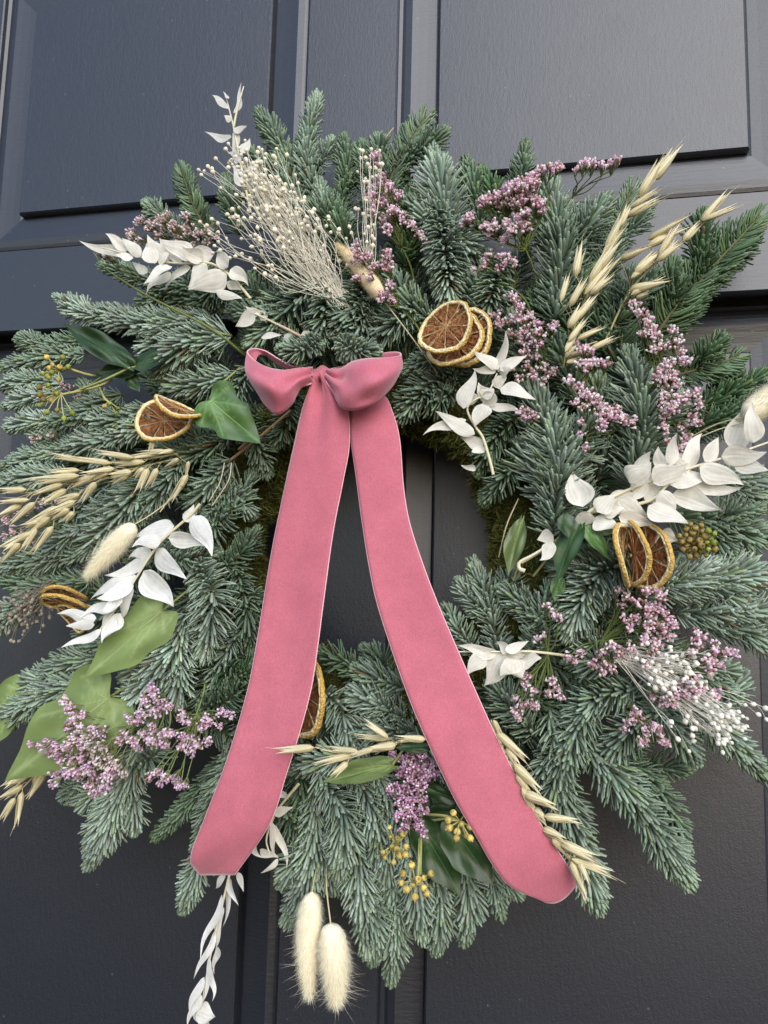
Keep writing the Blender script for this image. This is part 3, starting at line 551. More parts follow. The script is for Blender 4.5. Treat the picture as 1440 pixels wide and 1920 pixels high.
ruscus('white leaf spray with a star shaped head right of the bow', [[(925, 890), (917, 858), (905, 820), (890, 798), (876, 766), (895, 747), (913, 741), (932, 700)]],
 [(935, 697, 947, 622, 17), (932, 694, 890, 654, 18), (930, 697, 886, 692, 14), (938, 695, 984, 662, 18), (934, 692, 922, 668, 14), (936, 699, 960, 690, 15), (934, 704, 940, 730, 24), (938, 730, 1006, 742, 26), (869, 766, 893, 692, 26), (874, 787, 790, 808, 17), (890, 814, 815, 772, 22), (904, 757, 895, 800, 28), (917, 760, 980, 771, 15), (918, 752, 896, 718, 22), (922, 745, 900, 728, 20), (906, 836, 864, 818, 20), (906, 836, 884, 850, 15), (892, 881, 865, 871, 10), (895, 750, 872, 740, 18), (925, 735, 905, 765, 24)], d0=.122)
R4 = [(1092, 950, 1072, 884, 46), (1115, 972, 1158, 994, 32), (1183, 917, 1258, 890, 42), (1257, 873, 1266, 812, 22), (1280, 878, 1312, 806, 28), (1321, 865, 1349, 817, 26), (1255, 868, 1312, 850, 24), (1371, 843, 1399, 764, 42), (1412, 830, 1410, 755, 32), (1353, 856, 1437, 852, 36), (1376, 866, 1442, 882, 28), (1312, 876, 1396, 908, 36), (1257, 908, 1332, 888, 38), (1289, 917, 1392, 916, 28), (1261, 927, 1355, 952, 38), (1215, 950, 1286, 988, 38), (1238, 922, 1268, 960, 28), (1160, 936, 1216, 976, 32), (1160, 968, 1230, 983, 26), (1234, 1000, 1267, 1018, 36), (1180, 905, 1222, 868, 40), (1195, 890, 1216, 843, 24), (1234, 876, 1239, 838, 22), (1120, 960, 1150, 925, 34), (1140, 945, 1200, 925, 40), (1225, 905, 1290, 870, 36), (1205, 925, 1260, 935, 30), (1105, 960, 1080, 990, 30), (1130, 960, 1170, 950, 28), (1290, 890, 1250, 850, 30), (1210, 900, 1180, 940, 30)]
ruscus('big double white leaf spray running off the right edge of the frame', [[(977, 1055, .10), (1037, 1018, .10), (1101, 962), (1170, 922), (1284, 881), (1367, 855), (1445, 828)], [(1101, 962, .11), (1215, 940), (1260, 905), (1330, 900)]], R4, d0=.118, stem_r=.0014, w_s=1.12)
ruscus('curled cream stem end with two small leaves beside the green ivy', [[(984, 1071), (974, 1066), (975, 1054), (1000, 1040), (1037, 1017)]], [(1037, 1002, 1008, 1014, 22), (1038, 1018, 1012, 1052, 22)], d0=.113, stem_r=.0016)
ruscus('white leaf spray across the left side beside the cream bunny tail', [[(375, 945), (355, 968), (299, 1019), (257, 1081), (236, 1116), (208, 1154), (180, 1190)]],
 [(362, 967, 403, 1037, 34), (346, 978, 367, 948, 18), (326, 985, 253, 1000, 34), (302, 1008, 247, 1022, 24), (316, 1008, 386, 1019, 28), (295, 1029, 341, 1093, 34), (274, 1050, 201, 1086, 24), (285, 1035, 240, 1040, 22), (269, 1071, 324, 1141, 42), (257, 1081, 166, 1112, 28), (250, 1097, 183, 1130, 30), (226, 1130, 152, 1149, 22), (250, 1100, 226, 1165, 22), (212, 1148, 194, 1207, 36), (226, 1150, 188, 1204, 24), (180, 1160, 109, 1150, 24), (177, 1172, 124, 1168, 18), (190, 1180, 117, 1220, 16), (230, 1120, 190, 1150, 28)], d0=.128, tone=np.array((.95, .95, .92)))
ruscus('narrow white leaf spray hanging down below the left ribbon end', [[(435, 1600), (429, 1645), (416, 1699), (401, 1762), (386, 1837), (372, 1925)]],
 [(429, 1650, 424, 1742, 14), (431, 1646, 441, 1700, 16), (422, 1640, 401, 1666, 14), (446, 1636, 456, 1672, 14), (416, 1678, 371, 1794, 20), (420, 1702, 395, 1782, 16), (403, 1745, 371, 1842, 16), (408, 1775, 398, 1822, 14), (396, 1815, 402, 1877, 14), (392, 1795, 388, 1882, 16), (383, 1832, 350, 1902, 20), (375, 1862, 352, 1925, 18), (368, 1900, 404, 1908, 44), (372, 1885, 392, 1935, 30)], d0=.085, tone=np.array((.90, .89, .85)), cupm=1.2, w_s=.88)
ruscus('narrow white leaves showing at the right edge of the left ribbon tail', [[(560, 1470, .1), (520, 1520), (500, 1570), (505, 1600)]], [(512, 1524, 550, 1517, 20), (525, 1485, 541, 1499, 14), (508, 1540, 517, 1609, 13), (512, 1545, 548, 1624, 15), (487, 1593, 522, 1612, 16), (521, 1610, 493, 1642, 11), (455, 1560, 490, 1612, 20)], d0=.095, w_s=1.0)
ruscus('small white leaf spray tucked beside the right ribbon tail', [[(1080, 1232, .09), (1000, 1222), (950, 1222), (860, 1222)]],
 [(907, 1226, 875, 1265, 26), (951, 1230, 906, 1284, 36), (962, 1236, 942, 1271, 28), (968, 1236, 978, 1273, 32), (978, 1232, 1014, 1238, 26), (933, 1223, 858, 1213, 18), (947, 1219, 993, 1206, 15), (955, 1220, 930, 1206, 16), (940, 1226, 985, 1228, 24)], d0=.112)
# ------------------------------------------------------------------ bunny tails
HT = np.array([(-.5, 0, 0), (.5, 0, 0), (.35, .5, .1), (-.35, .5, .1), (.04, 1, .3), (-.04, 1, .3)]); HQ = np.array([(0, 1, 2, 3), (3, 2, 4, 5)])
def bunny(label, stem, tip, wpx, d, col, hair=1.0, nh=5200, bend=0.0):
    a = P(*stem[-1], d); b = P(*tip, d-.004); L = np.linalg.norm(b-a); k = (D-d)/F; R_ = wpx*k/2*.88
    t = thing('bunny_tail', label, 'dried flower', P(*stem[0], d-.02), 'fluffy bunny tail grass heads'); o = P(*stem[0], d-.02)
    T = (b-a)/L; U = perp(T[None], VIEW[None])[0]; Sd = np.cross(T, U)
    if len(stem) > 1:
        mb = MB(); n = len(stem); tube(mb, cat_rom([P(*q, d-.02*(1-i/(n-1))) for i, q in enumerate(stem)], 14), .0005, 5, (.62, .55, .33)); mb.build('stem', M['oat'], t, o)
    prof = lambda s: np.sin(np.pi*np.clip(s, 0.0, 1)**.72)**.55*(1-.22*s)
    mb = MB(); n, m = 24, 14; ss = np.linspace(.0, .97, n); an = np.linspace(0, 2*math.pi, m, endpoint=False); rr_ = np.maximum(prof(ss), .02)*R_
    cen = lambda s: a+T*(L*s[..., None])+Sd*(bend*L*np.sin(math.pi*s)[..., None])
    vv_ = cen(ss)[:, None]+rr_[:, None, None]*(np.cos(an)[None, :, None]*U+np.sin(an)[None, :, None]*Sd)*rs.uniform(.94, 1.06, (n, m, 1))
    f = [[i*m+j, i*m+(j+1) % m, (i+1)*m+(j+1) % m, (i+1)*m+j] for i in range(n-1) for j in range(m)]; mb.add(vv_.reshape(-1, 3), f, col*.92); mb.build('seed_head', M['core'], t, o)
    mb = MB(); s = rs.rand(nh); ph = rs.rand(nh)*2*math.pi; rad = np.cos(ph)[:, None]*U+np.sin(ph)[:, None]*Sd
    O = cen(s)+rad*(np.maximum(prof(s), .05)*R_*.93)[:, None]; lean = rs.uniform(.25, .75, nh)[:, None]
    dr_ = T*(1-lean*.6)+rad*lean*.55+rs.normal(size=(nh, 3))*.10; dr_ /= np.linalg.norm(dr_, axis=1)[:, None]
    ln_ = rs.uniform(.0025, .0055, nh)*hair; up_ = perp(dr_, rad); sd = np.cross(dr_, up_)
    ci = col[None]*rs.uniform(.85, 1.18, (nh, 1)); mb.inst(HT, HQ, np.stack([sd*.00017, dr_*ln_[:, None], up_*ln_[:, None]], -1), O, np.ones((6, 3)), ci)
    nl = int(150*hair); s = rs.uniform(.25, 1, nl); ph = rs.rand(nl)*2*math.pi; rad = np.cos(ph)[:, None]*U+np.sin(ph)[:, None]*Sd; O = cen(s)+rad*(prof(s)*R_*.9)[:, None]
    dr_ = T*.7+rad*.75+rs.normal(size=(nl, 3))*.35; dr_ /= np.linalg.norm(dr_, axis=1)[:, None]; ln_ = rs.uniform(.006, .014, nl)*hair; up_ = perp(dr_, rad); sd = np.cross(dr_, up_)
    mb.inst(HT, HQ, np.stack([sd*.00016, dr_*ln_[:, None], up_*ln_[:, None]], -1), O, np.ones((6, 3)), np.tile(col*1.05, (nl, 1)))
    stuff(mb.build('hair', M['hair'], t, o))
CREAM = np.array((.95, .88, .70))
bunny('tan bunny tail lying among pink flowers above the bow', [(820, 700), (770, 630), (718, 562)], (632, 460), 42, .118, np.array((.86, .73, .50)), hair=.6, nh=4200, bend=.03)
bunny('cream bunny tail on the left side pointing down left', [(335, 925), (290, 960), (253, 983)], (164, 1080), 52, .128, CREAM, bend=.0)
bunny('left and longer of two cream bunny tails hanging at the bottom', [(603, 1590), (592, 1635), (585, 1672)], (580, 1868), 56, .100, CREAM, hair=1.1, bend=.03)
bunny('right and plumper of two cream bunny tails hanging at the bottom', [(613, 1590), (612, 1660), (620, 1732)], (630, 1880), 64, .104, CREAM, hair=1.3, bend=-.02)
bunny('cream bunny tail cut off by the right edge of the photograph', [(1290, 822), (1345, 795), (1395, 782)], (1490, 715), 56, .115, CREAM)
# ------------------------------------------------------------------ dried oats
def husk(mb, w_, op, rollv, L=1.0, y0=0.0, colb=(.62, .54, .30), colt=(.88, .80, .56)):
    """one pointed husk: half-shell along +y that opens by op radians round the roll direction"""
    n, m = 11, 9; t = np.linspace(0, 1, n); pr = np.sin(np.pi*t**.55)**.8*(1-.62*t**.9); pr /= pr.max(); pr[0] = .15; pr[-1] = .01
    v = np.zeros((n, m, 3)); c = np.zeros((n, m, 3)); an = np.linspace(-1.9, 1.9, m)
    for i in range(n):
        for j in range(m):
            r = w_*pr[i]*(1+.07*(-1)**j); v[i, j] = (r*math.sin(an[j]), y0+L*t[i], r*math.cos(an[j])*.8)
            c[i, j] = (np.array(colb)*(1-t[i])+np.array(colt)*t[i])*(.80 if j % 2 else 1.1)
    v = v.reshape(-1, 3); ca, sa = math.cos(op), math.sin(op); v = np.stack([v[:, 0], v[:, 1]*ca-v[:, 2]*sa*0, v[:, 2]+v[:, 1]*sa], -1)
    cr, sr = math.cos(rollv), math.sin(rollv); v = np.stack([v[:, 0]*cr+v[:, 2]*sr, v[:, 1], -v[:, 0]*sr+v[:, 2]*cr], -1)
    mb.add(v, grid_faces(n, m), c.reshape(-1, 3))
SPK = []
for sd in range(4):
    r_ = random.Random(sd+40); mb = MB(); w_ = .13
    husk(mb, w_*.9, r_.uniform(.04, .16), r_.uniform(-.3, .3)+1.57); husk(mb, w_*.85, r_.uniform(.06, .2), r_.uniform(-.3, .3)-1.57, L=.9)
    husk(mb, w_*.7, .02, r_.uniform(-.5, .5), L=.78, y0=.03, colb=(.5, .44, .2))
    if sd % 2: husk(mb, w_*.4, .24, 2.5, L=.8, y0=.1)
    tube(mb, np.array([(0, .5, .02), (.03, .8, .05), (.08, 1.12, .12)]), np.array([.012, .009, .004]), 3, (.7, .62, .38))
    o = mb.build('spikelet', M['oat']); SPK.append(o.data); bpy.data.objects.remove(o)
def oat(label, stem, spk, d0=.115, wk=1.0, tint=None):
    o = P(*stem[0], d0-.02); t = thing('oat_stalk', label, 'dried oats', o, 'dried oat stalks'); n = len(stem)
    sp = [P(*q, d0-.02*(1-i/(n-1))**2) for i, q in enumerate(stem)]; path = cat_rom(sp, 10*n); mb = MB(); tube(mb, path, np.linspace(.0008, .0004, len(path)), 5, (.58, .52, .26), (.70, .60, .34))
    for q in spk:
        a = P(q[0], q[1], d0+.002); i = np.argmin(np.linalg.norm(path-a, axis=1)); i = max(0, i-3); tube(mb, cat_rom([path[i], (path[i]+a)/2+np.array((0, -.001, .001)), a], 6), .0003, 4, (.66, .56, .3))
    mb.build('stem', M['oat'], t, o)
    for q in spk:
        x0, y0, x1, y1, wd = q[:5]; a = P(x0, y0, d0+.002+rs.uniform(-.003, .004)); b = P(x1, y1, d0+.003+rs.uniform(-.008, .008)); L = np.linalg.norm(b-a); T = (b-a)/L
        U = perp(T[None], (VIEW+rs.normal(size=3)*.35)[None])[0]; Sd = np.cross(T, U); W = wd*(D-d0)/F/.26*.86*wk
        ob = bpy.data.objects.new('spikelet', SPK[rs.randint(4)]); COL.objects.link(ob); ob.parent = t
        mx = Matrix(np.stack([Sd*W, T*L, U*W], 1).tolist()).to_4x4(); mx.translation = Vector(a-o); ob.matrix_local = mx
oat('tall oat stalk at upper right whose tip crosses the upper panel', [(1055, 690), (1085, 590), (1125, 510), (1165, 430), (1192, 375), (1225, 335)],
 [(1225, 337, 1273, 269, 24), (1199, 370, 1243, 289, 24), (1176, 405, 1250, 364, 20), (1183, 388, 1243, 349, 14), (1162, 425, 1183, 374, 16), (1136, 469, 1173, 386, 18), (1130, 480, 1170, 420, 18), (1117, 511, 1163, 444, 22), (1105, 530, 1150, 450, 20), (1096, 552, 1163, 475, 22), (1107, 552, 1150, 510, 18), (1079, 518, 1089, 450, 22), (1051, 566, 1068, 506, 16), (1068, 575, 1100, 514, 18), (1065, 615, 1097, 564, 20), (1066, 640, 1104, 590, 16), (1080, 600, 1120, 545, 18), (1060, 660, 1085, 610, 16)], d0=.125)
oat('loose oat spikelets low on the upper right side among pink flowers', [(1060, 690), (1085, 655), (1120, 640)], [(1082, 636, 1135, 610, 13), (1107, 655, 1160, 629, 16), (1060, 670, 1082, 640, 14), (1070, 665, 1095, 660, 12), (1062, 680, 1090, 672, 12)], d0=.112)
oat('right hand oat stalk at upper right spreading toward the door edge', [(1130, 650), (1180, 548), (1235, 490), (1280, 452), (1318, 412)],
 [(1162, 488, 1226, 455, 18), (1214, 462, 1292, 420, 18), (1214, 450, 1299, 396, 16), (1315, 413, 1373, 350, 20), (1317, 414, 1396, 379, 14), (1280, 452, 1319, 410, 20), (1232, 490, 1281, 448, 18), (1190, 513, 1240, 462, 22), (1235, 480, 1275, 408, 16), (1183, 521, 1236, 480, 14), (1180, 545, 1260, 523, 22), (1183, 553, 1246, 515, 14), (1193, 560, 1220, 545, 12), (1250, 475, 1262, 440, 16)], d0=.105)
oat('uppermost of three oat stalks fanned out on the left', [(335, 850), (270, 862), (200, 866), (130, 860)], [(250, 859, 173, 846, 18), (306, 850, 225, 860, 16), (208, 869, 130, 858, 20), (163, 865, 88, 853, 16), (271, 866, 204, 872, 18), (310, 846, 262, 851, 16), (325, 845, 290, 850, 14)], d0=.118)
oat('middle of three oat stalks fanned out on the left', [(330, 860), (280, 872), (220, 885), (140, 905), (60, 925), (0, 945)],
 [(149, 882, 82, 885, 16), (215, 878, 148, 892, 18), (149, 892, 44, 906, 24), (205, 885, 162, 902, 18), (247, 885, 200, 893, 24), (271, 878, 249, 899, 20), (278, 878, 256, 926, 20), (295, 878, 277, 917, 18), (118, 908, 50, 929, 18), (125, 918, 72, 947, 22), (49, 918, -8, 922, 18), (55, 937, -8, 942, 16), (175, 895, 120, 915, 22), (42, 944, -6, 972, 20), (66, 942, 12, 988, 20), (240, 892, 205, 908, 18)], d0=.122)
oat('lowest of three oat stalks fanned out on the left', [(260, 880), (180, 905), (130, 940), (80, 985), (30, 1030), (-10, 1060)],
 [(180, 904, 148, 947, 20), (149, 928, 99, 943, 20), (142, 939, 82, 968, 20), (139, 960, 117, 981, 18), (111, 950, 44, 988, 22), (94, 970, 34, 1013, 22), (100, 987, 54, 1044, 22), (69, 991, 37, 1037, 20), (45, 1005, -4, 1034, 22), (38, 1019, -4, 1058, 22), (130, 955, 90, 975, 20), (80, 975, 40, 990, 20), (60, 1000, 15, 1020, 20)], d0=.126)
oat('single oat stalk above the cream bunny tail on the left', [(352, 870), (345, 900), (318, 935), (300, 960)], [(352, 890, 315, 948, 20), (354, 865, 348, 895, 12), (288, 822, 282, 848, 16), (345, 905, 330, 925, 14), (335, 860, 310, 880, 14)], d0=.118)
oat('oat heads poking out at bottom left below pale ivy leaves', [(110, 1420), (70, 1450), (40, 1480)], [(45, 1447, 0, 1481, 18), (55, 1449, 20, 1476, 20), (83, 1449, 48, 1502, 24), (42, 1472, -2, 1502, 20), (28, 1496, -2, 1546, 18), (42, 1484, 29, 1558, 18), (70, 1450, 60, 1490, 16)], d0=.085)
oat('oat stalk lying across the bottom, its tip over the left ribbon', [(800, 1388), (745, 1392), (690, 1408), (640, 1412), (592, 1402)], [(589, 1402, 509, 1409, 21), (672, 1412, 584, 1436, 18), (672, 1409, 609, 1403, 16), (652, 1429, 621, 1459, 18), (743, 1396, 680, 1409, 20), (727, 1386, 659, 1380, 16), (728, 1384, 678, 1349, 16), (798, 1386, 738, 1385, 18), (700, 1404, 650, 1420, 16)], d0=.136)
oat('oat stalk following the outer edge of the right ribbon tail', [(920, 1350), (950, 1420), (985, 1490), (1022, 1560), (1070, 1615)],
 [(933, 1374, 997, 1433, 20), (955, 1423, 982, 1464, 16), (964, 1432, 1019, 1491, 24), (982, 1486, 1050, 1518, 24), (978, 1477, 1018, 1552, 18), (1020, 1530, 1094, 1542, 20), (1018, 1552, 1068, 1580, 22), (1049, 1579, 1130, 1615, 24), (1071, 1610, 1161, 1644, 18), (1071, 1614, 1103, 1695, 20), (1084, 1614, 1108, 1660, 14), (950, 1400, 975, 1440, 20), (1000, 1515, 1030, 1545, 22), (1035, 1570, 1075, 1605, 22), (925, 1350, 945, 1390, 14), (968, 1450, 1000, 1500, 20)], d0=.122)
# ------------------------------------------------------------------ bleached broom bundles
POD = lathe([(.02, 0), (.32, .15), (.5, .42), (.46, .68), (.22, .88), (.05, 1.0)], 7, lambda y, q: np.array((1, 1, 1))*(.86+.2*y))
def broom(label, base, tips, d0, d1, col=(.88, .84, .72), podc=(.92, .85, .67), pod=8.5, wig=10, spread=14, podscale=1):
    o = P(*base, d0); t = thing('dried_seed_bunch', label, 'dried flowers', o, 'bleached seed bunches'); mb = MB(); O = []; Dr = []; 
    for (x, y) in tips:
        dd = d1+rnd.uniform(-.008, .010); b = (base[0]+rnd.uniform(-spread, spread), base[1]+rnd.uniform(-spread, spread))
        v = np.array((x-b[0], y-b[1])); pn = np.array((-v[1], v[0]))/np.linalg.norm(v); w1, w2 = rnd.uniform(-wig, wig), rnd.uniform(-wig, wig)
        p1 = np.array(b)+v*.4+pn*w1; p2 = np.array(b)+v*.75+pn*w2; path = cat_rom([P(*b, d0+rnd.uniform(-.004, .004)), P(*p1, (d0+dd)/2), P(*p2, dd), P(x, y, dd)], 12)
        tube(mb, path, np.linspace(.00030, .00017, 12), 4, col); O.append(path[-1]); Dr.append(path[-1]-path[-2])
        for _ in range(rnd.choice((1, 1, 2))):
            i = rnd.randint(6, 10); e = path[i]+nrm(path[i]-path[i-1])*rnd.uniform(.004, .009)+np.array((rnd.uniform(-.005, .005), rnd.uniform(-.004, .002), rnd.uniform(-.005, .005)))
            tube(mb, cat_rom([path[i], (path[i]+e)/2+np.array((.0006, 0, .0008)), e], 5), .00016, 3, col); O.append(e); Dr.append(e-path[i])
    mb.build('stems', M['pod'], t, o); t.children[0]['kind'] = 'stuff'
    O = np.array(O); Dr = np.array(Dr); N = len(O); Dr /= np.linalg.norm(Dr, axis=1)[:, None]; sd = perp(Dr, rs.normal(size=(N, 3))); up = np.cross(Dr, sd)
    ln_ = pod*PX*rs.uniform(.85, 1.35, N)*podscale; Wd = ln_*rs.uniform(.75, .95, N)
    mb = MB(); mb.inst(POD[0], POD[1], np.stack([sd*Wd[:, None], Dr*ln_[:, None], up*Wd[:, None]], -1), O-Dr*ln_[:, None]*.1, POD[2], np.array(podc)*rs.uniform(.85, 1.15, (N, 1)))
    stuff(mb.build('seed_pods', M['pod'], t, o))
tips = [(375, 320), (380, 330), (392, 315), (407, 300), (400, 318), (385, 322), (430, 272), (460, 266), (492, 283), (500, 292), (487, 280), (377, 418), (400, 412), (410, 422), (412, 455), (405, 462), (395, 440), (432, 410), (440, 410), (388, 428), (480, 505), (508, 520), (492, 480), (505, 500), (572, 380), (582, 400), (570, 375), (600, 430), (595, 450), (607, 465), (618, 490), (545, 440)]
for k in range(62):
    a = rnd.random(); tips.append((430+a*120+rnd.gauss(0, 18), 300+a*105+rnd.gauss(0, 22)))
for k in range(26): tips.append((rnd.gauss(510, 40), rnd.gauss(400, 30)))
for k in range(20): tips.append((rnd.gauss(480, 22), rnd.gauss(315, 20)))
broom('large fan of cream seed pods on fine stems at top left', (640, 565), tips, .105, .118, wig=24, spread=18, pod=8.5)
broom('thin wisps of cream pods beside pink flowers at top centre', (694, 560), [(675, 283), (680, 287), (696, 283), (712, 286), (690, 312), (694, 318), (683, 345), (672, 396), (681, 405), (700, 300), (716, 312), (705, 320), (690, 430), (700, 425), (660, 440), (650, 450), (698, 465), (618, 410)], .10, .112, wig=7, spread=6)
broom('cream pod bunch at lower right drooping over fir below pink flowers', (1165, 1225), [(rnd.gauss(1350, 26), rnd.gauss(1352, 14)) for _ in range(40)]+[(1388, 1342), (1390, 1362), (1380, 1350), (1290, 1405), (1268, 1382), (1330, 1375), (1355, 1385), (1312, 1245), (1300, 1240), (1290, 1262)]+[(rnd.gauss(1270, 32), rnd.gauss(1265, 20)) for _ in range(40)], .105, .112, wig=9, spread=16, col=(.86, .83, .75), podc=(.92, .89, .80))
broom('greyish brown seed bunch at the far left edge', (90, 1095), [(rnd.gauss(52, 18), rnd.gauss(1140, 22)) for _ in range(36)]+[(8, 1175), (22, 1198), (38, 1200), (44, 1188), (18, 1185)], .09, .085, wig=8, spread=10, col=(.33, .28, .22), podc=(.36, .31, .25), pod=8)
# ------------------------------------------------------------------ pink statice
FL = lathe([(.06, -1.1), (.24, -.7), (.32, -.2), (.55, .2), (.68, .55), (.42, .9), (.05, .72)], 6, lambda y, q: np.array((.55, .62, .42)) if y < -.3 else (np.array((1, 1, 1))*(.92 if q % 2 else 1.14)*(1.15 if y > .8 else 1)))
def open_floret():
    v = [(0, -1.1, 0), (.24, -.6, 0), (-.12, -.6, .2), (-.12, -.6, -.2), (.22, .1, 0), (-.11, .1, .19), (-.11, .1, -.19)]; f = [(0, 1, 2, 2), (0, 2, 3, 3), (0, 3, 1, 1), (1, 4, 5, 2), (2, 5, 6, 3), (3, 6, 4, 1)]
    c = [(.5, .58, .36)]*4+[(.75, .72, .6)]*3
    for q in range(5):
        a = q*2*math.pi/5; n = len(v); ca, sa = math.cos(a), math.sin(a)
        v += [(.06*ca, .15, .06*sa), (.55*math.cos(a-.45), .55, .55*math.sin(a-.45)), (.95*ca, .75, .95*sa), (.55*math.cos(a+.45), .55, .55*math.sin(a+.45))]; f.append((n, n+1, n+2, n+3)); c += [(.85, .75, .8), (1, 1, 1), (1.1, 1.1, 1.1), (1, 1, 1)]
    f = [x if x[2] != x[3] else (x[0], x[1], x[2], x[0]) for x in f][3:]
    return np.array(v), np.array(f), np.array(c, float)
FLO = open_floret()
PINK = np.array((.98, .64, .77)); DUSK = np.array((.84, .62, .62)); PURP = np.array((.95, .64, .86)); PALEP = np.array((.98, .83, .86))
def statice(label, base, cl, d0=.105, col=PINK, rp=15, nf=26, white=.25, fs=1.0, stemc=(.14, .18, .055), grow=None, dvar=.006, stalk=True):
    o = P(*base, d0-.03); t = thing('statice_spray', label, 'dried flowers', o, 'pink statice sprays'); sm = MB(); fm = MB(); cen = np.mean([c[:2] for c in cl], 0); hub = P(*(np.array(base)*.45+cen*.55), d0-.018)
    if stalk: tube(sm, cat_rom([P(*base, d0-.03), (P(*base, d0-.03)+hub)/2+np.array((.002, 0, .002)), hub], 10), np.linspace(.0009, .0007, 10), 5, stemc)
    for c in cl:
        x, y = c[:2]; r = c[2] if len(c) > 2 else rp; dd = d0+rnd.uniform(-dvar, dvar); ce = P(x, y, dd); ax = nrm(ce-hub)*.75+VIEW*.45; ax = nrm(ax)
        if grow is not None: ax = nrm(np.array((grow[0], -.45, grow[1])))
        foot = ce-ax*r*PX*1.9; tube(sm, cat_rom([hub, (hub+foot)/2+np.array((rnd.uniform(-.003, .003), .002, rnd.uniform(-.003, .003))), foot], 8), np.linspace(.0006, .0004, 8), 4, stemc)
        N = max(6, int(1.6*nf*(r/15.0)**1.5)); q = rs.normal(size=(N, 3)); q /= np.linalg.norm(q, axis=1)[:, None]; q *= (rs.rand(N)**.45)[:, None]; q = q-ax*(q@ax)[:, None]*.35
        O = ce+q*r*(D-dd)/F*1.15*rs.uniform(.7, 1.15, (N, 1)); dr_ = O-(foot-ax*.003); dr_ /= np.linalg.norm(dr_, axis=1)[:, None]; dr_ += rs.normal(size=(N, 3))*.25; dr_ /= np.linalg.norm(dr_, axis=1)[:, None]
        for i in range(0, N, 2): tube(sm, [foot, (foot+O[i])/2+rs.normal(size=3)*.0005, O[i]-dr_[i]*.001], np.array([.00035, .00025, .0002]), 3, stemc)
        sd = perp(dr_, rs.normal(size=(N, 3))); up = np.cross(dr_, sd); s = fs*rs.uniform(.0015, .0022, N)[:, None]; wd = s*rs.uniform(.55, .78, (N, 1))
        ci = col[None]*rs.uniform(.6, 1.2, (N, 1))*(1+rs.normal(size=(N, 3))*.05); pw = rs.rand(N) < white+.1; ci[pw] = PALEP*rs.uniform(.85, 1.15, (pw.sum(), 1)); bw = rs.rand(N) < .12; ci[bw] = (.36, .27, .17)
        k1 = rs.rand(N) < .6
        for kk, FX in ((k1, FL), (~k1, FLO)): fm.inst(FX[0], FX[1], np.stack([sd*wd, dr_*s*1.1, up*wd], -1)[kk], O[kk], FX[2], ci[kk])
    stuff(sm.build('stems', M['twig'], t, o)); stuff(fm.build('florets', M['floret'], t, o))
statice('dusty faded pink flower spray at upper left above white leaves', (440, 530), [(262, 415, 12), (280, 424, 14), (300, 415, 14), (312, 405, 11), (325, 425, 16), (348, 405, 13), (352, 430, 16), (372, 440, 14), (390, 432, 10), (335, 445, 14), (245, 440, 14), (260, 450, 12), (360, 460, 9), (390, 455, 10), (300, 440, 14), (405, 445, 9)], d0=.095, col=DUSK, white=.35, nf=24, stemc=(.12, .13, .05))
statice('faded brownish flower tip on a long green stalk at left', (458, 660), [(200, 482, 12), (212, 490, 10), (190, 478, 9)], d0=.085, col=np.array((.30, .24, .17)), white=.1)
mb = MB(); tube(mb, line3([(458, 665, .09), (388, 612, .115), (274, 553, .105), (200, 505, .085), (176, 474, .08)], 30), np.linspace(.0011, .0005, 30), 6, (.16, .19, .06))
mb.build('flower_stalk', M['twig'], [o for o in COL.objects if o.name.startswith('statice_spray')][-1], P(458, 660, .055))
statice('upright pink flower plume at top centre left of the big fir sprig', (780, 560), [(703, 295, 12), (708, 312, 9), (716, 335, 14), (700, 352, 12), (728, 350, 15), (745, 365, 14), (695, 372, 15), (718, 378, 16), (700, 398, 13), (735, 395, 15), (722, 415, 14), (750, 402, 12), (728, 432, 12), (770, 422, 11), (785, 438, 10), (792, 448, 7), (755, 415, 8)], d0=.108, nf=30)
statice('pink flower clusters around the tan bunny tail', (800, 650), [(668, 462, 12), (672, 480, 13), (665, 495, 11), (690, 483, 14), (700, 500, 11), (678, 520, 10), (668, 523, 8), (695, 518, 8), (726, 478, 12), (730, 500, 12), (720, 495, 8), (732, 535, 11), (725, 552, 14), (735, 562, 9), (712, 560, 8)], d0=.124, nf=26)
statice('broad flat pink flower head with arm reaching right at the top', (1010, 570), [(905, 378, 14), (925, 372, 15), (945, 365, 18), (960, 352, 18), (980, 345, 17), (1000, 345, 15), (990, 365, 18), (970, 378, 18), (945, 385, 14), (1010, 380, 14), (1015, 395, 10), (1000, 330, 12), (1018, 320, 12), (1035, 315, 12), (1048, 312, 9), (880, 408, 13), (870, 418, 9), (925, 428, 15), (910, 425, 10), (950, 420, 10), (960, 432, 12), (985, 425, 15), (972, 410, 12), (985, 400, 12), (945, 452, 9)], d0=.112, nf=34, white=.3)
statice('small pink flower pair on a forked stem against the upper panel', (1020, 440), [(1080, 318, 8), (1095, 308, 13), (1110, 308, 12), (1130, 310, 11), (1148, 306, 12), (1158, 298, 8)], d0=.09, nf=26, grow=(.1, .9), white=.3)
statice('sparse pink buds between fir sprigs left of the oats', (1000, 600), [(905, 500, 7), (912, 488, 8), (918, 476, 8), (940, 480, 9), (945, 495, 9), (935, 505, 8), (958, 485, 9), (965, 495, 8), (892, 505, 7)], d0=.112, nf=22)
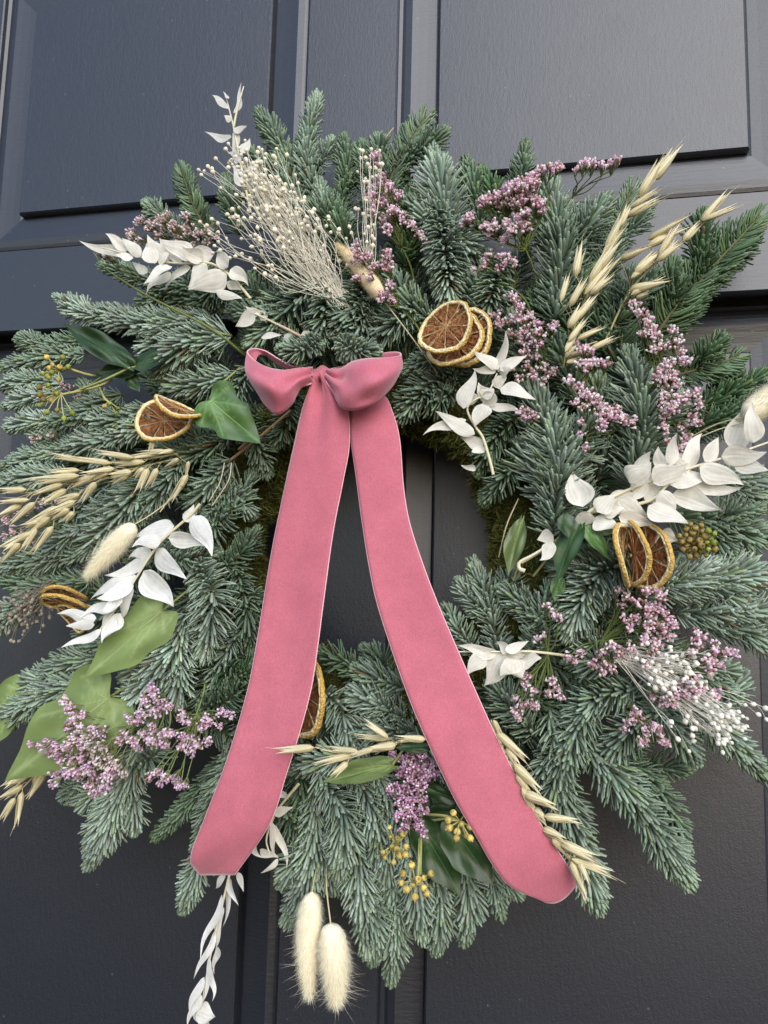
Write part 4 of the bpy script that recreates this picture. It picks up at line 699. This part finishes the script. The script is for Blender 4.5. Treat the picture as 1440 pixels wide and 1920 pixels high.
statice('pink flower spray right of the dried orange stack by the bow', (1060, 740), [(955, 555, 8), (968, 562, 11), (975, 578, 12), (930, 590, 12), (940, 605, 13), (958, 600, 12), (975, 600, 13), (992, 595, 12), (1008, 605, 10), (1035, 615, 11), (1042, 610, 8), (1012, 625, 12), (985, 620, 13), (960, 628, 10), (975, 640, 11), (1000, 640, 12), (985, 660, 12), (1010, 650, 9), (1005, 670, 10), (990, 688, 10), (1020, 688, 11), (1035, 695, 10), (1000, 705, 12), (1020, 715, 9), (960, 690, 8), (975, 708, 9)], d0=.112, white=.4, nf=24)
statice('long dense pink flower plume on the far right side', (1230, 860), [(1190, 572, 12), (1200, 588, 13), (1212, 602, 13), (1222, 618, 13), (1232, 632, 12), (1210, 625, 10), (1240, 650, 14), (1225, 655, 11), (1262, 620, 10), (1268, 640, 12), (1275, 660, 12), (1280, 678, 12), (1260, 680, 13), (1245, 690, 14), (1238, 710, 14), (1258, 705, 12), (1270, 720, 12), (1285, 745, 13), (1270, 748, 12), (1250, 735, 14), (1240, 755, 13), (1248, 775, 13), (1265, 765, 11), (1305, 740, 10), (1310, 760, 10), (1298, 780, 12), (1305, 790, 10), (1280, 800, 10), (1285, 820, 12), (1278, 838, 9), (1245, 805, 10), (1255, 825, 8)], d0=.112, white=.5, nf=28)
statice('pink flower spray between the two thick upright fir sprigs', (1100, 900), [(1080, 645, 8), (1092, 655, 12), (1108, 660, 9), (1090, 682, 12), (1115, 680, 12), (1135, 682, 11), (1100, 692, 11), (1068, 715, 10), (1082, 725, 11), (1098, 738, 13), (1112, 748, 13), (1125, 760, 13), (1135, 778, 14), (1150, 780, 13), (1165, 785, 10), (1180, 790, 12), (1155, 768, 10), (1128, 795, 13), (1095, 765, 9), (1078, 755, 9), (1090, 790, 7), (1100, 840, 8), (1088, 815, 7)], d0=.118, white=.4, nf=28)
statice('tiny pink flower clump at the top of the thickest fir sprig', (1020, 850), [(978, 772, 9), (990, 776, 11), (1003, 780, 9), (986, 784, 7)], d0=.125, nf=26)
statice('large loose pink flower spray below the upright orange stack', (1060, 1220), [(1160, 1108, 8), (1175, 1118, 10), (1165, 1135, 8), (1195, 1130, 11), (1210, 1110, 10), (1228, 1108, 10), (1240, 1118, 11), (1235, 1138, 12), (1215, 1140, 12), (1222, 1160, 13), (1245, 1155, 12), (1262, 1170, 11), (1240, 1180, 14), (1215, 1178, 12), (1190, 1160, 10), (1180, 1178, 10), (1170, 1160, 8), (1255, 1195, 12), (1230, 1205, 14), (1208, 1200, 12), (1225, 1225, 12), (1210, 1245, 11), (1180, 1215, 10), (1160, 1225, 12), (1145, 1210, 10), (1130, 1225, 12), (1115, 1245, 10), (1128, 1258, 9), (1140, 1245, 10), (1090, 1225, 9), (1078, 1240, 8), (1065, 1230, 8), (1150, 1255, 8)], d0=.114, white=.3, nf=22)
statice('right reaching arm of pink flowers over cream pods at lower right', (1140, 1280), [(1305, 1185, 8), (1305, 1205, 11), (1295, 1222, 9), (1315, 1195, 9), (1340, 1210, 10), (1345, 1228, 12), (1335, 1245, 11), (1360, 1225, 10), (1375, 1228, 9), (1350, 1250, 9), (1325, 1238, 9), (1330, 1262, 9), (1275, 1295, 12), (1290, 1285, 11), (1305, 1295, 11), (1290, 1308, 10), (1320, 1290, 10), (1338, 1300, 10), (1255, 1305, 11), (1240, 1318, 9), (1262, 1318, 9), (1225, 1305, 8), (1302, 1268, 9)], d0=.118, white=.3, nf=22)
statice('small pink flower tips below the cream pods at lower right', (1150, 1290), [(1190, 1335, 9), (1183, 1350, 10), (1175, 1362, 8), (1200, 1350, 8), (1225, 1360, 9), (1235, 1370, 10), (1215, 1378, 9), (1202, 1388, 10), (1240, 1388, 9), (1248, 1395, 7), (1208, 1365, 7)], d0=.116, white=.3, nf=22)
statice('pink flower clusters just right of the right ribbon tail', (1050, 1180), [(1025, 1140, 8), (1035, 1150, 9), (1048, 1160, 8), (1018, 1190, 6), (1010, 1200, 7), (990, 1268, 9), (985, 1285, 10), (1000, 1295, 8), (1035, 1275, 10), (1045, 1290, 10), (1030, 1300, 8), (1050, 1308, 7), (970, 1308, 9), (978, 1325, 11), (995, 1318, 10), (965, 1335, 9), (1008, 1322, 8), (972, 1345, 7)], d0=.112, white=.4, nf=22)
statice('biggest pink flower mass over the ivy leaves at lower left', (300, 1280), [(120, 1315, 10), (130, 1328, 12), (140, 1345, 13), (130, 1362, 13), (152, 1362, 10), (155, 1342, 9), (60, 1395, 8), (75, 1400, 9), (90, 1392, 11), (95, 1410, 12), (110, 1420, 14), (105, 1400, 10), (125, 1400, 14), (140, 1385, 15), (155, 1395, 15), (135, 1425, 15), (155, 1420, 15), (175, 1370, 12), (192, 1372, 12), (172, 1392, 12), (105, 1455, 14), (125, 1450, 14), (145, 1450, 14), (165, 1445, 15), (180, 1462, 14), (195, 1478, 13), (178, 1485, 12), (100, 1470, 9), (200, 1455, 14), (215, 1445, 13), (165, 1470, 12), (188, 1425, 14)], d0=.115, col=PURP, white=.3, nf=32, stemc=(.24, .28, .12))
statice('whitish green centre of the flower mass at lower left', (300, 1290), [(170, 1405, 14), (190, 1400, 13), (180, 1425, 14), (205, 1420, 13), (220, 1432, 12), (200, 1440, 12), (232, 1450, 10), (160, 1385, 10)], d0=.123, col=np.array((.62, .56, .48)), white=.4, nf=26, stemc=(.24, .28, .12), stalk=False)
statice('pink flower spray right of the ivy leaf at lower left', (345, 1240), [(285, 1290, 10), (290, 1302, 11), (275, 1315, 12), (300, 1318, 12), (315, 1325, 11), (290, 1335, 14), (265, 1338, 12), (255, 1350, 12), (240, 1345, 8), (235, 1378, 12), (225, 1388, 9), (250, 1388, 12), (270, 1378, 12), (285, 1392, 12), (300, 1380, 13), (315, 1375, 11), (310, 1395, 10), (285, 1362, 10), (260, 1400, 8)], d0=.12, col=PURP, white=.3, nf=30, stemc=(.2, .26, .09))
statice('drooping pink flower heads left of the left ribbon tail', (385, 1270), [(342, 1340, 12), (350, 1352, 10), (385, 1345, 9), (380, 1362, 12), (392, 1355, 9), (340, 1382, 10), (355, 1385, 14), (370, 1395, 13), (360, 1408, 10), (345, 1398, 11), (388, 1388, 9), (325, 1375, 9), (415, 1335, 9), (430, 1342, 8), (412, 1362, 7), (280, 1455, 9), (295, 1450, 11), (310, 1458, 10), (300, 1468, 8), (330, 1460, 11), (345, 1472, 9), (335, 1475, 7)], d0=.115, col=PURP, white=.3, nf=30, stemc=(.2, .26, .09))
statice('dense mauve flower plume beneath the oats at bottom centre', (800, 1660), [(738, 1418, 10), (755, 1425, 11), (772, 1418, 11), (790, 1418, 9), (765, 1440, 14), (785, 1438, 14), (805, 1435, 12), (815, 1450, 11), (795, 1455, 14), (770, 1460, 14), (750, 1452, 10), (732, 1478, 9), (748, 1480, 11), (768, 1482, 14), (790, 1475, 12), (752, 1500, 13), (772, 1502, 14), (790, 1500, 10), (762, 1522, 14), (780, 1525, 13), (748, 1530, 10), (795, 1520, 8), (765, 1545, 11), (785, 1548, 11), (795, 1562, 8), (755, 1555, 7)], d0=.114, col=np.array((.84, .50, .74)), white=.12, nf=46, fs=.82)
statice('faint pink flowers behind the oats at the far left', (150, 990), [(15, 975, 12), (35, 965, 12), (25, 995, 12), (60, 955, 12), (80, 945, 12), (100, 940, 10), (10, 1005, 10), (45, 1000, 10), (60, 1015, 8), (158, 998, 7), (30, 1020, 8)], d0=.09, col=DUSK, white=.3, nf=20)
statice('small faded pink tips behind the yellow ivy berries at left', (200, 700), [(118, 725, 10), (135, 728, 9), (110, 738, 8), (62, 825, 8), (75, 822, 7), (148, 742, 7), (95, 815, 7)], d0=.082, col=DUSK, white=.3, nf=18)
# ------------------------------------------------------------------ ivy
DARKI = np.array((.024, .055, .018)); MIDI = np.array((.075, .160, .042)); PALEI = np.array((.25, .345, .125))
OUT = [(0, 0), (.20, -.10), (.42, -.04), (.50, .12), (.40, .27), (.36, .38), (.40, .50), (.34, .62), (.20, .80), (0, 1.06)]
def seg_d(p, A_, B_):
    d = B_-A_; t = np.clip(((p-A_)*d).sum(1)/((d*d).sum(1)+1e-9), 0, 1); return np.hypot(*(A_+d*t[:, None]-p).T)
def ivy_leaf(t, o, b, tp, wd, d, col, mt, lob=1.0, fold=.15, roll=0, curl=.05, dt=0, veins=True, veinc=None, name='leaf'):
    a = P(*b, d); e = P(*tp, d+dt); L = np.linalg.norm(e-a); T = (e-a)/L; U = perp(T[None], VIEW[None])[0]; Sd = np.cross(T, U); W = wd*(D-d)/F
    cr, sr = math.cos(roll), math.sin(roll); U, Sd = U*cr+Sd*sr, Sd*cr-U*sr
    h = cat_rom([(x, y, 0) for x, y in OUT], 34)[:, :2]; ov = np.array([.5*math.sin(math.pi*min(1, max(0, y))**.8)*.95 for y in h[:, 1]]); h[:, 0] = h[:, 0]*lob+ov*(1-lob)
    ring = np.vstack([h, (h*[-1, 1])[-2:0:-1]]); c0 = np.array((0, .33)); n = len(ring); K = 16; v = []; cc = []
    def place(x, y):
        z = fold*abs(x)*W*1.2-curl*L*((y-.4)**2)*1.5+.02*L*math.sin(7*y+9*x)+.015*L*math.sin(15*x-5*y); 
        return a+Sd*x*W+T*y*L/1.04-U*(-z)*1.0
    vcol = veinc if veinc is not None else col*1.9+.02
    TIPS = ((0, 1.0), (.42, .12), (-.42, .12), (.34, .55), (-.34, .55), (.25, -.02), (-.25, -.02)); VA = np.zeros((7, 2))+(0, .02); VB = np.array([(tx*lob, ty) for tx, ty in TIPS]); WA, WB = [], []
    for a_, b_ in zip(VA, VB):
        dv = nrm(b_-a_)
        for s0 in (.25, .42, .6, .78):
            for sg in (-1, 1): q0 = a_*(1-s0)+b_*s0; WA.append(q0); WB.append(q0+(dv*.7+np.array((-dv[1], dv[0]))*sg*.7)*.17*(1.1-s0))
    WA, WB = np.array(WA), np.array(WB)
    v.append(place(*c0)); cc.append(col*1.1)
    for k in range(1, K+1):
        s = k/K
        for q in ring:
            p = c0*(1-s)+q*s; v.append(place(*p)); vd = min(seg_d(p, VA, VB)); vd2 = min(seg_d(p, WA, WB)); m1 = math.exp(-(vd/.014)**2); m2 = .55*math.exp(-(vd2/.010)**2); mm_ = max(m1, m2)*(1-.5*s)
            cc.append(col*(1.08-.12*s+.12*math.sin(9*p[0]+5*p[1]))*(1-mm_)+vcol*mm_)
    mb = MB(); f3 = [[0, 1+(j+1) % n, 1+j] for j in range(n)]; mb.add(v, f3, cc)
    f4 = [[1+(k-1)*n+j, 1+(k-1)*n+(j+1) % n, 1+k*n+(j+1) % n, 1+k*n+j] for k in range(1, K) for j in range(n)]; mb.f.append(np.array(f4))
    lf = mb.build(name, mt, t, o)
    if veins:
        vb = MB()
        for k_, (tx, ty) in enumerate(TIPS[:5]):
            p = [place(tx*lob*q_, .02+(ty-.02)*q_)+U*.0001 for q_ in np.linspace(0, .8, 9)]; tube(vb, np.array(p), np.linspace(.00045, .00012, 9)*(1 if k_ == 0 else .6), 6, vcol)
        vb.build('veins', mt, lf, o)
    return lf
def ivy(label, stems, leaves, d0=.11, stemc=(.30, .33, .12)):
    o = P(*stems[0][0][:2], d0-.01); t = thing('ivy_sprig', label, 'ivy', o, 'ivy leaves'); mb = MB()
    for st in stems: p = [P(q[0], q[1], q[2] if len(q) > 2 else d0) for q in st]; tube(mb, cat_rom(p, 16), .0009, 6, stemc)
    mb.build('stem', M['twig'], t, o)
    for q in leaves: ivy_leaf(t, o, *q[:6], **(q[6] if len(q) > 6 else {}))
I, IU = M['ivy'], M['ivy_under']
ivy('single glossy mid green ivy leaf beside the left orange slices', [[(450, 690, .09), (410, 725, .11), (394, 752, .118)]], [((392, 750), (487, 830), 112, .122, MIDI, I, dict(fold=.05, veinc=np.array((.24, .40, .14))))])
ivy('dark glossy ivy leaves over the branching stem at upper left', [[(130, 738, .1), (190, 715, .11), (242, 690, .11)], [(242, 690), (270, 685, .105)]],
 [((240, 680), (118, 606), 62, .112, DARKI, I, dict(lob=.45, fold=.25, roll=.3)), ((262, 690), (172, 702), 44, .104, DARKI, I, dict(lob=.3)), ((254, 686), (338, 652), 60, .108, DARKI, I, dict(lob=.4, roll=-.3)), ((240, 700), (262, 735), 34, .10, DARKI*1.4, I, dict(lob=.3))], stemc=(.34, .36, .13))
ivy('pale matt ivy leaf back under white leaves at lower left', [[(355, 1105, .10), (302, 1147, .112)]], [((303, 1146), (158, 1272), 122, .122, PALEI, IU, dict(fold=-.04, lob=.8, veinc=np.array((.42, .52, .25))))])
ivy('largest pale ivy leaf with pointed tip hanging at lower left', [[(290, 1255, .09), (200, 1310, .098)]], [((205, 1308), (12, 1462), 190, .106, PALEI*.95, IU, dict(fold=-.04, lob=.95, veinc=np.array((.42, .52, .25))))])
ivy('pale ivy leaf cut off by the left edge of the photograph', [[(80, 1300, .07), (55, 1315, .072)]], [((45, 1290), (-60, 1420), 100, .072, PALEI*.9, IU, dict(lob=.8))])
ivy('small pale folded ivy leaf under the oats at bottom centre', [[(760, 1400, .1), (736, 1434, .118)]], [((736, 1434), (604, 1466), 52, .112, PALEI*.75, IU, dict(lob=.5, fold=.4, roll=.5))])
ivy('dark ivy leaves beside yellow berries left of the right ribbon end', [[(800, 1540, .1), (835, 1535, .105)], [(790, 1560, .108), (788, 1640, .115)]],
 [((790, 1550), (864, 1682), 84, .104, DARKI*1.2, I, dict(lob=.6, fold=.1)), ((845, 1545), (925, 1660), 92, .108, DARKI*1.35, I, dict(lob=.5, fold=.1, roll=-.2)), ((795, 1475), (872, 1508), 40, .112, DARKI, I, dict(lob=.3, roll=.4)), ((815, 1398), (738, 1402), 30, .122, DARKI*1.1, I, dict(lob=.2, roll=.6)), ((850, 1520), (790, 1540), 50, .10, DARKI, I, dict(lob=.4))])
ivy('curling green ivy leaves beside the upright orange slices', [[(1000, 1080, .09), (1050, 1020, .10), (1090, 985, .108)]],
 [((1085, 975), (1040, 1090), 62, .116, DARKI*1.7, I, dict(lob=.4, roll=.7, curl=.15)), ((1095, 985), (1145, 1052), 42, .116, MIDI*1.1, I, dict(lob=.35, roll=-.6)), ((1095, 975), (1160, 1000), 40, .110, MIDI, I, dict(lob=.3, roll=.3)), ((1060, 965), (1066, 1010), 46, .118, DARKI*1.3, I, dict(lob=.3, roll=-.4)), ((1130, 965), (1150, 1000), 30, .106, MIDI, I, dict(lob=.3)), ((1050, 1080), (1040, 1130), 30, .10, MIDI, I, dict(lob=.3))], stemc=(.3, .32, .15))
ivy('narrow folded ivy leaf on the inner right edge of the wreath', [[(960, 1095, .08), (975, 1050, .085)]], [((978, 975), (952, 1080), 42, .098, PALEI*.55, I, dict(lob=.2, fold=.5, roll=.2))])
BR = lathe([(.05, -.5), (.35, -.42), (.5, -.1), (.48, .18), (.34, .36), (.16, .42), (.10, .62), (.02, .68)], 8, lambda y, q: np.array((1, 1, 1))*(.72 if y > .4 else (1.1 if q % 2 else .95)))
mb = MB(); mb.inst(BR[0], BR[1], np.eye(3)[None], np.zeros((1, 3)), BR[2], np.array([(.55, .42, .12)])); o_ = mb.build('berry', M['berry']); BM = o_.data; bpy.data.objects.remove(o_)
mb = MB(); mb.inst(BR[0], BR[1], np.eye(3)[None], np.zeros((1, 3)), BR[2], np.array([(.26, .30, .06)])); o_ = mb.build('berry', M['berry']); BG = o_.data; bpy.data.objects.remove(o_)
mb = MB(); mb.inst(BR[0], BR[1], np.eye(3)[None], np.zeros((1, 3)), BR[2], np.array([(.27, .20, .06)])); o_ = mb.build('berry', M['berry']); BB = o_.data; bpy.data.objects.remove(o_)
def berries(label, stem, cx, cy, d, spots, bmesh, size=12, sc_=(.42, .40, .15)):
    o = P(*stem[0], d-.02); t = thing('ivy_berry_cluster', label, 'berries', o, 'ivy berry clusters'); mb = MB(); c = P(cx, cy, d-.006)
    n = len(stem); tube(mb, cat_rom([P(*q, d-.02+(.014*i/max(1, n-1))) for i, q in enumerate(stem)]+[c], 14), .0009, 6, sc_)
    for x, y in spots:
        e = P(x, y, d+rnd.uniform(-.004, .006)); dv = nrm(e-c); tube(mb, cat_rom([c, (c+e)/2+np.array((0, -.001, .0005)), e], 6), np.linspace(.0004, .0005, 6), 5, sc_)
        bm = bmesh if not isinstance(bmesh, list) else rnd.choice(bmesh); b = bpy.data.objects.new('berry', bm); COL.objects.link(b); b.parent = t
        sd = perp(dv[None], np.array([[.3, .2, 1.]]))[0]; up = np.cross(dv, sd); k = size*(D-d)/F*rnd.uniform(.75, 1.2); mx = Matrix((np.stack([sd, dv, up], 1)*k).tolist()).to_4x4(); mx.translation = Vector(e-o); b.matrix_local = mx
    mb.build('stalks', M['twig'], t, o)
berries('yellow and green ivy berries at the left edge on a thick stem', (242, 692), 118, 705, .112, [(88, 672), (98, 684), (92, 690), (118, 672), (80, 700), (90, 704), (96, 710), (112, 690), (128, 690), (110, 712), (124, 700), (72, 726), (88, 720), (75, 742), (82, 752), (74, 765), (88, 775), (106, 742), (108, 768), (136, 776)] if False else [(88, 672), (98, 684), (92, 690), (118, 672), (80, 700), (90, 704), (96, 710), (112, 690), (128, 690), (110, 712), (124, 700)], [BM, BM, BG], 11) if False else None
berries('upper yellow ivy berry cluster at the left edge', [(242, 690), (180, 704), (130, 692)], 112, 695, .113, [(88, 670), (98, 684), (92, 690), (118, 670), (80, 700), (90, 706), (97, 698), (112, 688), (128, 688), (110, 712), (92, 708)], [BM, BM, BM, BG], 12)
berries('lower green ivy berry cluster at the left edge', [(242, 690), (190, 722), (125, 738)], 115, 738, .112, [(74, 726), (90, 722), (75, 740), (82, 749), (74, 760), (88, 773), (106, 738), (107, 769), (136, 775), (98, 752), (120, 785)], [BG, BG, BB], 13)
berries('two tiny yellow ivy berries above the left orange slices', [(185, 722), (195, 745)], 205, 755, .108, [(207, 757), (196, 762), (222, 766), (218, 775)], [BM, BG], 10)
berries('yellow ivy berries at the upper edge of the dark leaves, touching the right ribbon', [(800, 1527), (835, 1530)], 862, 1540, .128, [(850, 1524), (877, 1522), (840, 1538), (842, 1552), (866, 1545), (882, 1550), (857, 1560), (856, 1572), (874, 1568), (882, 1572)], BM, 13)
berries('yellow ivy berries left of the dark leaves below mauve flowers', [(768, 1552), (755, 1570)], 742, 1582, .122, [(730, 1551), (732, 1568), (745, 1572), (755, 1565), (735, 1588), (762, 1588), (718, 1598), (722, 1608), (738, 1617), (750, 1604), (760, 1602), (744, 1592)], BM, 12)
berries('lowest yellow ivy berry cluster on a straight stem', [(787, 1565), (784, 1640)], 779, 1652, .124, [(772, 1622), (755, 1638), (784, 1648), (808, 1638), (752, 1655), (795, 1646), (762, 1668), (784, 1655), (778, 1682), (800, 1675), (795, 1665), (775, 1660)], BM, 13)
sp_ = [(1307+38*math.cos(i*2.4)*math.sqrt((i+.5)/30), 1014+34*math.sin(i*2.4)*math.sqrt((i+.5)/30)) for i in range(30)]
berries('brownish green ivy berry ball at the far right', [(1240, 1010), (1270, 1018)], 1300, 1028, .106, sp_, [BB, BB, BG], 11, (.22, .2, .08))
# ------------------------------------------------------------------ loose twigs and wire
def rod(name, label, cat, pts, r, col, m='twig'):
    mb = MB(); p = line3(pts, 20); tube(mb, p, r, 6, col); mb.build(name, M[m], None)
    o = COL.objects[-1]; o['label'] = label; o['category'] = cat; return o
rod('bare_twig', 'straight brown twig crossing the inner left edge below the bow', 'twig', [(425, 868, .095), (480, 825, .1), (545, 770, .10)], .0011, (.34, .22, .12))
rod('bare_twig', 'short pinkish twig end just under the glossy ivy leaf', 'twig', [(448, 842, .10), (466, 826, .105)], .0009, (.5, .33, .25))
rod('grass_stem', 'left of two pale bent grass stems by the moss at left', 'stem', [(421, 868, .11), (412, 905, .112), (392, 940, .11)], .0004, (.62, .52, .36))
rod('grass_stem', 'right of two pale bent grass stems by the moss at left', 'stem', [(434, 868, .11), (428, 902, .112), (398, 948, .11)], .0004, (.62, .52, .36))
rod('grass_stem', 'pale thin stem along the moss on the inner right edge', 'stem', [(972, 935, .09), (950, 985, .095), (935, 1045, .09)], .0005, (.55, .48, .3))
rod('grass_stem', 'second thin stem leading to the bunny tail at the right edge', 'stem', [(1285, 832, .10), (1340, 808, .11), (1392, 792, .113)], .0004, (.66, .6, .42), 'oat')
rod('grass_stem', 'straw end sticking out of the fir at the top', 'stem', [(700, 285, .05), (720, 262, .05), (738, 240, .05)], .0006, (.5, .42, .26))
rod('binding_wire', 'dark wire strand crossing the moss at lower left', 'wire', [(395, 1020, .08), (430, 1045, .085), (465, 1068, .075)], .0004, (0, 0, 0), 'wire')
rod('binding_wire', 'dark wire strand below the ivy on the right', 'wire', [(945, 1075, .085), (985, 1110, .095), (1015, 1135, .09)], .0004, (0, 0, 0), 'wire')
bpy.context.view_layer.update()
print('objects', len(bpy.data.objects), 'tris', sum(len(o.data.polygons)*2 for o in bpy.data.objects if o.type == 'MESH'))
